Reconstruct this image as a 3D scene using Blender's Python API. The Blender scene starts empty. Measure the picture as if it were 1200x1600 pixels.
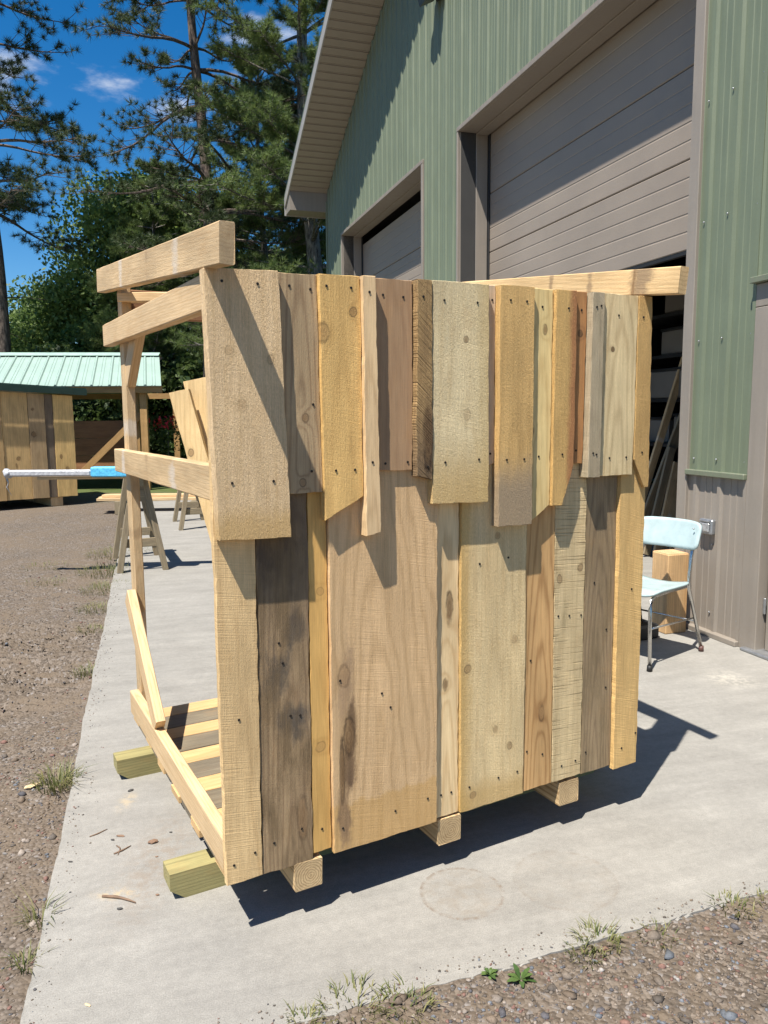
import bpy, bmesh, math, random
import numpy as np
from mathutils import Vector, Matrix, noise as mnoise

random.seed(7); rng = np.random.default_rng(7)
R = math.radians
scene = bpy.context.scene
COL = scene.collection

# ------------------------------------------------------------------ camera
pitch, roll, CAM_H = R(7.2), R(0.45), 1.5
cF = Vector((0, math.cos(pitch), -math.sin(pitch)))
cU0 = Vector((0, math.sin(pitch), math.cos(pitch))); cR0 = Vector((1, 0, 0))
cU = cU0*math.cos(roll) + cR0*math.sin(roll)
cR = cR0*math.cos(roll) - cU0*math.sin(roll)
cam = bpy.data.cameras.new('camera')
cam.sensor_fit = 'VERTICAL'; cam.sensor_height = 24.0; cam.lens = 24.0*1202/1600
cam.clip_start = 0.05; cam.clip_end = 3000
camo = bpy.data.objects.new('camera', cam); COL.objects.link(camo)
camo.matrix_world = Matrix(((cR.x, cU.x, -cF.x, 0), (cR.y, cU.y, -cF.y, 0), (cR.z, cU.z, -cF.z, CAM_H), (0, 0, 0, 1)))
scene.camera = camo

# ------------------------------------------------------------------ sky and sun
LIGHT = Vector((0.275, 0.412, -1.0)).normalized()          # the way sunlight travels
SUN = -LIGHT
world = bpy.data.worlds.new('World'); scene.world = world; world.use_nodes = True
wn = world.node_tree.nodes; wl = world.node_tree.links; wn.clear()
sky = wn.new('ShaderNodeTexSky'); sky.sky_type = 'NISHITA'; sky.sun_disc = False
sky.sun_elevation = math.asin(SUN.z); sky.sun_rotation = math.atan2(SUN.x, SUN.y)
sky.altitude = 400; sky.air_density = 1.0; sky.dust_density = 0.15; sky.ozone_density = 4.0
hsv = wn.new('ShaderNodeHueSaturation'); hsv.inputs['Saturation'].default_value = 1.38
wl.new(sky.outputs[0], hsv.inputs['Color'])
tc = wn.new('ShaderNodeTexCoord')
mp = wn.new('ShaderNodeMapping'); mp.inputs['Scale'].default_value = (1.6, 1.6, 4.2); mp.inputs['Location'].default_value = (1.35, 2.1, 0.55)
wl.new(tc.outputs['Generated'], mp.inputs['Vector'])
cn = wn.new('ShaderNodeTexNoise'); cn.inputs['Scale'].default_value = 2.3; cn.inputs['Detail'].default_value = 7; cn.inputs['Roughness'].default_value = 0.58
wl.new(mp.outputs[0], cn.inputs['Vector'])
cr = wn.new('ShaderNodeMapRange'); cr.inputs['From Min'].default_value = 0.58; cr.inputs['From Max'].default_value = 0.74; cr.interpolation_type = 'SMOOTHSTEP'
wl.new(cn.outputs[0], cr.inputs['Value'])
cm = wn.new('ShaderNodeMix'); cm.data_type = 'RGBA'
cm.inputs[7].default_value = (7.5, 7.7, 8.0, 1)
wl.new(cr.outputs[0], cm.inputs[0]); wl.new(hsv.outputs[0], cm.inputs[6])
bg = wn.new('ShaderNodeBackground'); bg.inputs['Strength'].default_value = 0.076
wo = wn.new('ShaderNodeOutputWorld')
wl.new(cm.outputs[2], bg.inputs['Color']); wl.new(bg.outputs[0], wo.inputs['Surface'])

sl = bpy.data.lights.new('sun', 'SUN'); sl.energy = 5.0; sl.angle = R(0.53); sl.color = (1.0, 0.955, 0.88)
so = bpy.data.objects.new('sun', sl); COL.objects.link(so)
so.rotation_euler = LIGHT.to_track_quat('-Z', 'Y').to_euler(); so.location = (-4, -6, 14)

scene.render.engine = 'CYCLES'
scene.view_settings.view_transform = 'Standard'; scene.view_settings.look = 'None'
scene.view_settings.exposure = 0.86; scene.view_settings.gamma = 1.0
scene.view_settings.use_curve_mapping = False
scene.cycles.max_bounces = 6; scene.cycles.diffuse_bounces = 3

# ------------------------------------------------------------------ object helpers
def obj(name, mesh, mat=None, parent=None, loc=None, rot=None):
    o = bpy.data.objects.new(name, mesh); COL.objects.link(o)
    if mat is not None and mesh is not None and not mesh.materials: mesh.materials.append(mat)
    if parent is not None: o.parent = parent
    if loc is not None: o.location = loc
    if rot is not None: o.rotation_euler = rot
    return o
def tag(o, label, cat, group=None):
    o['label'] = label; o['category'] = cat
    if group: o['group'] = group
    return o
def thing(name, label, cat, loc=(0, 0, 0), rz=0.0, group=None):
    o = bpy.data.objects.new(name, None); COL.objects.link(o); o.empty_display_size = 0.1
    o.location = loc; o.rotation_euler = (0, 0, rz)
    return tag(o, label, cat, group)
def struct(name, mesh, mat):
    o = obj(name, mesh, mat); o['kind'] = 'structure'; return o
def bm_mesh(bm, name, smooth=False):
    me = bpy.data.meshes.new(name); bmesh.ops.recalc_face_normals(bm, faces=bm.faces[:]); bm.to_mesh(me); bm.free()
    if smooth: me.polygons.foreach_set('use_smooth', [True]*len(me.polygons))
    return me
def add_box(bm, x0, x1, y0, y1, z0, z1, bevel=0.0):
    vs = [bm.verts.new(p) for p in ((x0,y0,z0),(x1,y0,z0),(x1,y1,z0),(x0,y1,z0),(x0,y0,z1),(x1,y0,z1),(x1,y1,z1),(x0,y1,z1))]
    fs = [bm.faces.new([vs[i] for i in f]) for f in ((3,2,1,0),(4,5,6,7),(0,1,5,4),(1,2,6,5),(2,3,7,6),(3,0,4,7))]
    if bevel > 0:
        es = list({e for f in fs for e in f.edges})
        bmesh.ops.bevel(bm, geom=es, offset=bevel, segments=1, affect='EDGES')
def box_mesh(name, x0, x1, y0, y1, z0, z1, bevel=0.0):
    bm = bmesh.new(); add_box(bm, x0, x1, y0, y1, z0, z1, bevel); return bm_mesh(bm, name)
def box(name, x0, x1, y0, y1, z0, z1, mat, parent=None, bevel=0.0):
    """box with its origin at the centre of its base"""
    cx, cy = (x0+x1)/2, (y0+y1)/2
    return obj(name, box_mesh(name, x0-cx, x1-cx, y0-cy, y1-cy, 0, z1-z0, bevel), mat, parent, (cx, cy, z0))
def np_mesh(name, V, F, cols=None, smooth=False):
    """fast mesh from an (n,3) array and an (m,k) face array; cols per vertex"""
    me = bpy.data.meshes.new(name); V = np.asarray(V, np.float32); F = np.asarray(F, np.int32); k = F.shape[1]
    me.vertices.add(len(V)); me.vertices.foreach_set('co', V.ravel())
    me.loops.add(F.size); me.loops.foreach_set('vertex_index', F.ravel())
    me.polygons.add(len(F)); me.polygons.foreach_set('loop_start', np.arange(0, F.size, k, dtype=np.int32))
    if smooth: me.polygons.foreach_set('use_smooth', np.ones(len(F), bool))
    if cols is not None:
        a = me.color_attributes.new('tint', 'FLOAT_COLOR', 'POINT')
        a.data.foreach_set('color', np.concatenate([cols, np.ones((len(cols), 1))], 1).astype(np.float32).ravel())
    me.update(calc_edges=True); me.validate(); return me
def tube(bm, pts, rad, sides=8, caps=True):
    """tapered tube through a list of points"""
    pts = [Vector(p) for p in pts]
    if not hasattr(rad, '__len__'): rad = [rad]*len(pts)
    rings = []; ref = Vector((0.31, 0.2, 0.93))
    for i, p in enumerate(pts):
        d = (pts[min(i+1, len(pts)-1)] - pts[max(i-1, 0)]).normalized()
        a = d.cross(ref)
        if a.length < 0.05: a = d.cross(Vector((1, 0, 0)))
        a.normalize(); b = d.cross(a)
        rings.append([bm.verts.new(p + (a*math.cos(2*math.pi*j/sides) + b*math.sin(2*math.pi*j/sides))*rad[i]) for j in range(sides)])
    for r0, r1 in zip(rings, rings[1:]):
        for j in range(sides): bm.faces.new((r0[j], r0[(j+1) % sides], r1[(j+1) % sides], r1[j]))
    if caps: bm.faces.new(rings[0][::-1]); bm.faces.new(rings[-1])
def prism(bm, prof, axis, a0, a1):
    """closed 2-D profile extruded along an axis: axis 1 -> prof is (x,z); axis 0 -> prof is (y,z); axis 2 -> prof is (x,y)"""
    def P(p, a): return ((p[0], a, p[1]) if axis == 1 else ((a, p[0], p[1]) if axis == 0 else (p[0], p[1], a)))
    v0 = [bm.verts.new(P(p, a0)) for p in prof]; v1 = [bm.verts.new(P(p, a1)) for p in prof]; n = len(prof)
    bm.faces.new(v0[::-1]); bm.faces.new(v1)
    for i in range(n): bm.faces.new((v0[i], v0[(i+1) % n], v1[(i+1) % n], v1[i]))

# ------------------------------------------------------------------ node helpers
class NT:
    def __init__(s, name):
        s.mat = bpy.data.materials.new(name); s.mat.use_nodes = True
        s.t = s.mat.node_tree; s.t.nodes.clear()
        s.out = s.t.nodes.new('ShaderNodeOutputMaterial')
    def n(s, typ, **kw):
        nd = s.t.nodes.new(typ)
        for k, v in kw.items(): setattr(nd, k, v)
        return nd
    def put(s, sock, v):
        if isinstance(v, bpy.types.NodeSocket): s.t.links.new(v, sock)
        elif v is not None:
            if hasattr(sock.default_value, '__len__'):
                if len(sock.default_value) == 4 and len(v) == 3: v = tuple(v) + (1,)
                sock.default_value = v
            else: sock.default_value = v
    def m(s, op, a, b=None, c=None, clamp=False):
        nd = s.n('ShaderNodeMath', operation=op, use_clamp=clamp)
        s.put(nd.inputs[0], a); s.put(nd.inputs[1], b)
        if c is not None: s.put(nd.inputs[2], c)
        return nd.outputs[0]
    def add(s, a, b): return s.m('ADD', a, b)
    def sub(s, a, b): return s.m('SUBTRACT', a, b)
    def mul(s, a, b): return s.m('MULTIPLY', a, b)
    def smooth(s, v, a, b, lo=0.0, hi=1.0):
        nd = s.n('ShaderNodeMapRange', interpolation_type='SMOOTHSTEP')
        s.put(nd.inputs[0], v); s.put(nd.inputs[1], a); s.put(nd.inputs[2], b); s.put(nd.inputs[3], lo); s.put(nd.inputs[4], hi)
        return nd.outputs[0]
    def lin(s, v, a, b, lo, hi):
        nd = s.n('ShaderNodeMapRange'); s.put(nd.inputs[0], v)
        for i, q in enumerate((a, b, lo, hi)): s.put(nd.inputs[i+1], q)
        return nd.outputs[0]
    def mix(s, f, a, b, typ='MIX'):
        nd = s.n('ShaderNodeMix', data_type='RGBA', blend_type=typ)
        s.put(nd.inputs[0], f); s.put(nd.inputs[6], a); s.put(nd.inputs[7], b); return nd.outputs[2]
    def xyz(s, v):
        nd = s.n('ShaderNodeSeparateXYZ'); s.put(nd.inputs[0], v); return nd.outputs
    def vec(s, x, y, z):
        nd = s.n('ShaderNodeCombineXYZ'); s.put(nd.inputs[0], x); s.put(nd.inputs[1], y); s.put(nd.inputs[2], z); return nd.outputs[0]
    def noise(s, v, scale=1.0, detail=2.0, rough=0.5):
        nd = s.n('ShaderNodeTexNoise'); s.put(nd.inputs['Vector'], v)
        nd.inputs['Scale'].default_value = scale; nd.inputs['Detail'].default_value = detail; nd.inputs['Roughness'].default_value = rough
        return nd.outputs[0]
    def vor(s, v, scale=1.0, feature='F1'):
        nd = s.n('ShaderNodeTexVoronoi', feature=feature); s.put(nd.inputs['Vector'], v); nd.inputs['Scale'].default_value = scale; return nd.outputs
    def objco(s): return s.n('ShaderNodeTexCoord').outputs['Object']
    def rand(s): return s.n('ShaderNodeObjectInfo').outputs['Random']
    def attr(s, nm): return s.n('ShaderNodeAttribute', attribute_name=nm).outputs['Color']
    def scalecol(s, c, v):
        nd = s.n('ShaderNodeVectorMath', operation='SCALE'); s.put(nd.inputs[0], c); s.put(nd.inputs['Scale'], v); return nd.outputs[0]
    def bump(s, h, dist, strength=1.0):
        nd = s.n('ShaderNodeBump'); s.put(nd.inputs['Height'], h); nd.inputs['Distance'].default_value = dist; nd.inputs['Strength'].default_value = strength; return nd.outputs[0]
    def pbsdf(s, col, rough=0.6, metal=0.0, normal=None, spec=0.5):
        b = s.n('ShaderNodeBsdfPrincipled'); s.put(b.inputs['Base Color'], col); s.put(b.inputs['Roughness'], rough); s.put(b.inputs['Metallic'], metal)
        b.inputs['Specular IOR Level'].default_value = spec
        if normal is not None: s.put(b.inputs['Normal'], normal)
        s.t.links.new(b.outputs[0], s.out.inputs['Surface']); return s.mat

def wood(name, light, dark, ring=110., contrast=0.6, pith=(0.0, 0.06), tilt=0.03, warp=0.03, knots=(), weather=0.0,
         wcol=(0.17, 0.14, 0.11), fuzz=0.5, kerf=0.3, kfreq=420., kskew=0.2, bumpd=0.0022, ends=(), streaks=(), rough=0.72, tone=0.28, kmark=0.0, blots=()):
    """sawn wood: board-local x across, y through, z along. knots: (x, z, rx, rz, darkness); ends: (z_a, z_b, colour, amount) tint that
    grows from z_a to z_b; streaks: (x_a, x_b, colour, amount) across the width; blots: (x, z, rx, rz, colour, amount) stains"""
    kl = 1.26 if light[0] > 0.45 else 1.12
    light = (min(0.82, light[0]*kl), min(0.66, light[1]*kl*0.985), light[2]*kl*(0.94 if light[0] > 0.45 else 0.86)); wcol = (wcol[0]*1.12, wcol[1]*1.06, wcol[2]*0.84)
    t = NT(name); co = t.objco(); X, Y, Z = t.xyz(co); rnd = t.rand(); off = t.mul(rnd, 37.0)
    Zo = t.add(Z, off); Xo = t.add(X, t.mul(rnd, 5.0))
    low = t.sub(t.noise(t.vec(t.mul(Xo, 6.0), t.mul(Y, 6.0), t.mul(Zo, 1.5)), 1.0, 2.0), 0.5)
    hi = t.sub(t.noise(t.vec(t.mul(Xo, 70.0), t.mul(Y, 70.0), t.mul(Zo, 6.0)), 1.0, 2.0), 0.5)
    xx = t.add(t.sub(X, pith[0]), t.mul(low, warp))
    yy = t.add(t.add(Y, pith[1]), t.add(t.mul(Z, tilt), t.mul(low, warp*1.5)))
    r = t.m('SQRT', t.add(t.mul(xx, xx), t.mul(yy, yy)))
    r = t.add(r, t.mul(hi, 0.007))
    patch = t.noise(t.vec(t.mul(Xo, 15.0), t.mul(Y, 15.0), t.mul(Zo, 6.5)), 1.0, 5.0, 0.68)
    kd = []
    kn = t.sub(t.noise(co, 38.0, 2.0, 0.6), 0.5) if knots else None
    for (kx, kz, rx, rz, kk) in knots:
        a = t.m('DIVIDE', t.sub(X, kx), rx); b = t.m('DIVIDE', t.sub(Z, kz), rz)
        d2 = t.add(t.mul(a, a), t.mul(b, b)); kd.append((t.add(t.m('SQRT', d2), t.mul(kn, 0.7)), kk))
        g = t.m('EXPONENT', t.mul(d2, -0.22)); r = t.add(r, t.mul(g, 0.020))
    s = t.m('SINE', t.mul(r, ring*6.2832)); s = t.mul(t.add(s, 1.0), 0.5)
    late = t.mul(s, t.mul(s, s))
    grain = t.noise(t.vec(t.mul(Xo, 85.0), t.mul(Y, 85.0), t.mul(Zo, 1.7)), 1.0, 3.0, 0.6)
    late = t.mul(late, t.smooth(patch, 0.25, 0.6, 0.45, 1.0))
    col = t.mix(t.mul(late, contrast*0.72), light, dark)
    tn = t.noise(t.vec(t.mul(Xo, 8.0), t.mul(Y, 8.0), t.mul(Zo, 2.0)), 1.0, 3.0, 0.6)
    col = t.scalecol(col, t.lin(tn, 0.25, 0.75, 1.0-tone, 1.0+tone*0.75))
    col = t.mix(t.smooth(patch, 0.50, 0.74, 0.0, 0.45), col, t.mix(0.5, light, (0.42, 0.22, 0.07)))
    col = t.mix(t.smooth(grain, 0.44, 0.78, 0.0, 0.30), col, dark)
    fib = t.noise(t.vec(t.mul(Xo, 380.0), t.mul(Y, 380.0), t.mul(Zo, 11.0)), 1.0, 2.0)
    col = t.scalecol(col, t.lin(fib, 0.25, 0.75, 0.84, 1.13))
    for (za, zb, c, amt) in ends:
        col = t.mix(t.mul(t.smooth(t.add(Z, t.mul(t.sub(patch, 0.5), 0.12)), za, zb), amt), col, c)
    for (xa, xb, c, amt) in streaks:
        col = t.mix(t.mul(t.smooth(t.add(X, t.mul(t.sub(patch, 0.5), 0.05)), xa, xb), amt), col, c)
    for (bx, bz, rx, rz, c, amt) in blots:
        a = t.m('DIVIDE', t.sub(X, bx), rx); b = t.m('DIVIDE', t.sub(Z, bz), rz)
        d = t.add(t.m('SQRT', t.add(t.mul(a, a), t.mul(b, b))), t.mul(t.sub(patch, 0.5), 3.0))
        col = t.mix(t.mul(t.smooth(d, 0.3, 1.1, 1.0, 0.0), amt), col, t.scalecol(c, t.lin(grain, 0.3, 0.7, 0.75, 1.3)))
    if weather > 0:
        wm = t.noise(t.vec(t.mul(Xo, 13.0), t.mul(Y, 13.0), t.mul(Zo, 3.4)), 1.0, 5.0, 0.66)
        wc = t.scalecol(wcol, t.mul(t.lin(fib, 0.2, 0.8, 0.7, 1.35), t.lin(grain, 0.3, 0.7, 1.25, 0.72)))
        col = t.mix(t.smooth(wm, 0.68-weather*0.6, 0.84-weather*0.40, 0.0, 0.85), col, wc)
    for d, kk in kd:
        inner = t.smooth(d, 0.55, 1.15, 1.0, 0.0)
        halo = t.smooth(d, 0.9, 2.6, 1.0, 0.0)
        rim = t.mul(t.smooth(d, 0.72, 0.90), t.smooth(d, 0.95, 1.15+0.3*kk, 1.0, 0.0))
        rg = t.mul(t.add(t.m('SINE', t.mul(d, 19.0)), 1.0), 0.5)
        kc = t.mix(rg, tuple(c*(1-0.60*kk) for c in (0.40, 0.235, 0.105)), tuple(c*(1-0.75*kk) for c in (0.32, 0.165, 0.065)))
        col = t.mix(t.mul(halo, 0.12+0.15*kk), col, dark)
        col = t.mix(t.mul(inner, 0.12+0.8*kk), col, kc)
        col = t.mix(t.mul(t.mul(rim, t.smooth(patch, 0.34, 0.56)), 0.18+0.75*kk), col, (0.05, 0.028, 0.015))
    # fine relief
    f1 = t.noise(t.vec(t.mul(X, 330.0), t.mul(Y, 330.0), t.mul(Z, 92.0)), 1.0, 4.0, 0.78)
    kw = t.noise(t.vec(t.mul(X, 6.0), t.mul(Y, 6.0), t.add(t.mul(Z, kfreq*0.75), t.mul(X, kfreq*kskew*0.75))), 1.0, 2.0, 0.6)
    kw = t.add(0.5, t.mul(t.sub(kw, 0.5), t.smooth(tn, 0.36, 0.62)))
    h = t.add(t.mul(f1, fuzz*1.25), t.add(t.mul(kw, kerf*0.60), t.mul(fib, 0.25)))
    if kmark > 0:
        km = t.noise(t.vec(t.mul(X, 3.0), 0.0, t.add(t.mul(Z, 190.0), t.mul(X, 190.0*kskew))), 1.0, 2.0); km = t.mul(t.smooth(km, 0.54, 0.66), t.smooth(patch, 0.3, 0.55))
        col = t.mix(t.mul(km, kmark), col, tuple(c*0.35 for c in dark)); h = t.sub(h, t.mul(km, 0.6))
    col = t.scalecol(col, t.lin(f1, 0.25, 0.75, 1.0-0.26*fuzz, 1.0+0.20*fuzz))
    col = t.scalecol(col, t.lin(kw, 0.3, 0.7, 1.0-0.15*kerf, 1.0+0.11*kerf))
    return t.pbsdf(col, rough, 0.0, t.bump(h, bumpd*1.25, 1.0), 0.3)

def plain(name, col, rough=0.5, metal=0.0, var=0.12, vscale=6.0, bump=0.0, bscale=80.0, spec=0.5):
    t = NT(name); co = t.objco()
    n1 = t.noise(co, vscale, 5.0, 0.6)
    c = t.scalecol(col, t.lin(n1, 0.3, 0.7, 1.0-var, 1.0+var))
    nrm = t.bump(t.noise(co, bscale, 3.0), bump) if bump > 0 else None
    return t.pbsdf(c, t.lin(n1, 0.3, 0.7, max(0.02, rough-0.08), min(1.0, rough+0.08)), metal, nrm, spec)

def steel(name, col, rough=0.42):
    """painted sheet: faint dirt runs, uneven gloss and slight waviness"""
    t = NT(name); co = t.objco(); X, Y, Z = t.xyz(co)
    big = t.noise(co, 0.8, 4.0, 0.6); run = t.noise(t.vec(t.mul(X, 18.0), t.mul(Y, 18.0), t.mul(Z, 0.9)), 1.0, 4.0, 0.65); sp = t.noise(co, 45.0, 4.0, 0.7)
    c = t.scalecol(col, t.mul(t.lin(big, 0.3, 0.7, 0.94, 1.05), t.mul(t.lin(run, 0.25, 0.75, 0.91, 1.07), t.lin(sp, 0.3, 0.7, 0.965, 1.03))))
    c = t.mix(t.mul(t.smooth(Z, 0.75, 0.0), t.smooth(sp, 0.35, 0.7, 0.0, 0.4)), c, (0.20, 0.165, 0.13))
    return t.pbsdf(c, t.lin(run, 0.3, 0.7, rough-0.06, rough+0.14), 0.0, t.bump(t.noise(t.vec(X, t.mul(Y, 2.2), t.mul(Z, 0.9)), 1.3, 2.0), 0.03, 0.6), 0.45)

# sawn-lumber palette (real-world albedo)
PINE, PINE_D = (0.60, 0.42, 0.215), (0.40, 0.225, 0.085)
PALE, PALE_D = (0.66, 0.50, 0.285), (0.47, 0.30, 0.135)
GOLD, GOLD_D = (0.56, 0.345, 0.125), (0.37, 0.19, 0.055)
GREYB, GREYB_D = (0.30, 0.215, 0.145), (0.17, 0.105, 0.06)
M = {}
M['frame'] = wood('frame_lumber', (0.50, 0.365, 0.215), (0.42, 0.23, 0.085), ring=120, contrast=0.55, fuzz=0.25, kerf=0.1, pith=(0.0, 0.05), tilt=0.02, bumpd=0.0012, tone=0.16)
M['frame_worn'] = wood('frame_lumber_worn', (0.49, 0.355, 0.205), (0.38, 0.22, 0.09), ring=90, contrast=0.4, fuzz=0.45, kerf=0.35, weather=0.12, wcol=(0.55, 0.47, 0.38), bumpd=0.0018, tone=0.34, blots=((0.0, 0.42, 0.05, 0.05, (0.60, 0.54, 0.46), 0.6), (0.01, 0.80, 0.05, 0.03, (0.30, 0.19, 0.10), 0.5), (0.0, 1.25, 0.06, 0.04, (0.60, 0.54, 0.46), 0.55)))
M['treated'] = wood('treated_skid', (0.30, 0.262, 0.130), (0.165, 0.148, 0.066), ring=85, contrast=0.75, fuzz=0.25, kerf=0.15, pith=(0.01, 0.03), bumpd=0.0012)
M['deck_new'] = wood('deck_new', (0.455, 0.305, 0.155), (0.46, 0.25, 0.08), ring=120, contrast=0.5, fuzz=0.2, kerf=0.1, bumpd=0.001)
M['deck_old'] = wood('deck_old', (0.19, 0.16, 0.125), (0.12, 0.092, 0.065), ring=130, contrast=0.7, fuzz=0.4, kerf=0.1, weather=0.5, wcol=(0.135, 0.118, 0.105), bumpd=0.0016)
M['grey_old'] = wood('weathered_grey', (0.25, 0.20, 0.145), (0.11, 0.083, 0.056), ring=120, contrast=0.6, fuzz=0.4, weather=0.6, wcol=(0.20, 0.17, 0.135), bumpd=0.0018)
M['joist'] = wood('joist_timber', (0.47, 0.34, 0.19), (0.22, 0.12, 0.045), ring=130, contrast=1.1, pith=(0.008, -0.006), tilt=0.004, warp=0.012, fuzz=0.4, kerf=0.1, bumpd=0.0014, tone=0.3)
M['plywood'] = wood('plywood', (0.27, 0.135, 0.07), (0.17, 0.075, 0.035), ring=40, contrast=0.5, fuzz=0.2, kerf=0.05, warp=0.1, bumpd=0.001)
M['screw'] = plain('screw_steel', (0.035, 0.028, 0.022), 0.5, 0.6)

# ------------------------------------------------------------------ ground, slab
def ground_material():
    t = NT('gravel_ground'); co = t.n('ShaderNodeTexCoord').outputs['Object']; X, Y, Z = t.xyz(co)
    big = t.noise(co, 0.9, 5.0, 0.6); mid = t.noise(co, 9.0, 4.0, 0.65)
    v = t.vor(co, 75.0); v2 = t.vor(co, 32.0)
    stone = t.mix(t.smooth(t.xyz(v[1])[0], 0.25, 0.8), (0.098, 0.078, 0.060), (0.195, 0.160, 0.128))
    stone = t.mix(t.smooth(t.xyz(v[1])[1], 0.90, 0.94), stone, (0.22, 0.20, 0.185))
    dirt = t.mix(mid, (0.088, 0.066, 0.047), (0.175, 0.136, 0.098))
    c = t.mix(t.smooth(t.add(mid, t.mul(big, 0.6)), 0.62, 1.0), stone, dirt)
    c = t.scalecol(c, t.lin(big, 0.25, 0.75, 0.82, 1.2))
    green = t.mix(t.noise(co, 14.0, 4.0), (0.045, 0.075, 0.018), (0.13, 0.145, 0.05))
    far = t.smooth(t.add(Y, t.mul(t.sub(t.noise(co, 0.35, 4.0), 0.5), 6.0)), 13.0, 16.0)
    c = t.mix(far, c, green)
    h = t.add(t.mul(t.m('SUBTRACT', 1.0, v[0]), 0.5), t.add(t.mul(t.m('SUBTRACT', 1.0, v2[0]), 0.5), t.mul(mid, 0.8)))
    return t.pbsdf(c, 0.95, 0.0, t.bump(h, 0.014, 1.0), 0.2)
def axis(lo, a, b, hi, step, grow=1.35):
    c = list(np.arange(a, b+1e-6, step)); d = step; x = a
    L = []
    while x > lo: d *= grow; x -= d; L.append(x)
    d = step; x = b; H = []
    while x < hi: d *= grow; x += d; H.append(x)
    return np.array(L[::-1] + c + H)
gx = axis(-900, -6.0, 2.2, 900, 0.05); gy = axis(-900, 1.0, 6.6, 1500, 0.025)
GX, GY = np.meshgrid(gx, gy)
GZ = np.empty_like(GX)
def edge_near(y): return -0.848 if y < 2.6 else 99
def ground_h(x, y):
    fr_ = x > edge_near(y)
    z = (-0.005 if fr_ else -0.032) + (0.006 if fr_ else 0.016)*mnoise.noise((x*0.9, y*0.9, 0)) + (0.006 if fr_ else 0.008)*mnoise.noise((x*4, y*4, 3)) + 0.005*mnoise.noise((x*11, y*11, 7))
    # tyre scuffs in the loose gravel beside the slab
    for (cx0, cy0, rx, ry, dp) in ((-2.45, 5.2, 0.42, 0.34, 0.085), (-2.15, 4.45, 0.36, 0.28, 0.08), (-2.2, 3.95, 0.35, 0.14, 0.05)):
        d2 = ((x-cx0)/rx)**2 + ((y-cy0)/ry)**2
        if d2 < 6: z += math.exp(-d2)*dp*(-0.8 + 0.9*math.sin((y*70 + x*14) + 2.5*mnoise.noise((x*4, y*4, 1)))*0.75)
    lim = -0.0015 if x > edge_near(y) else -0.006
    if y > 2.6 and x < -1.15 - 0.3065*(y-1.744): lim = 0.03
    if z > lim: z = lim
    return z
for j in range(GX.shape[0]):
    for i in range(GX.shape[1]):
        x, y = GX[j, i], GY[j, i]
        GZ[j, i] = ground_h(x, y) if (-8 < x < 4 and 0.3 < y < 12) else -0.036
nx = len(gx); idx = np.arange(GX.size).reshape(GX.shape)
F = np.stack([idx[:-1, :-1], idx[:-1, 1:], idx[1:, 1:], idx[1:, :-1]], -1).reshape(-1, 4)
ground = struct('ground', np_mesh('ground', np.stack([GX, GY, GZ], -1).reshape(-1, 3), F, smooth=True), ground_material())

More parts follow.
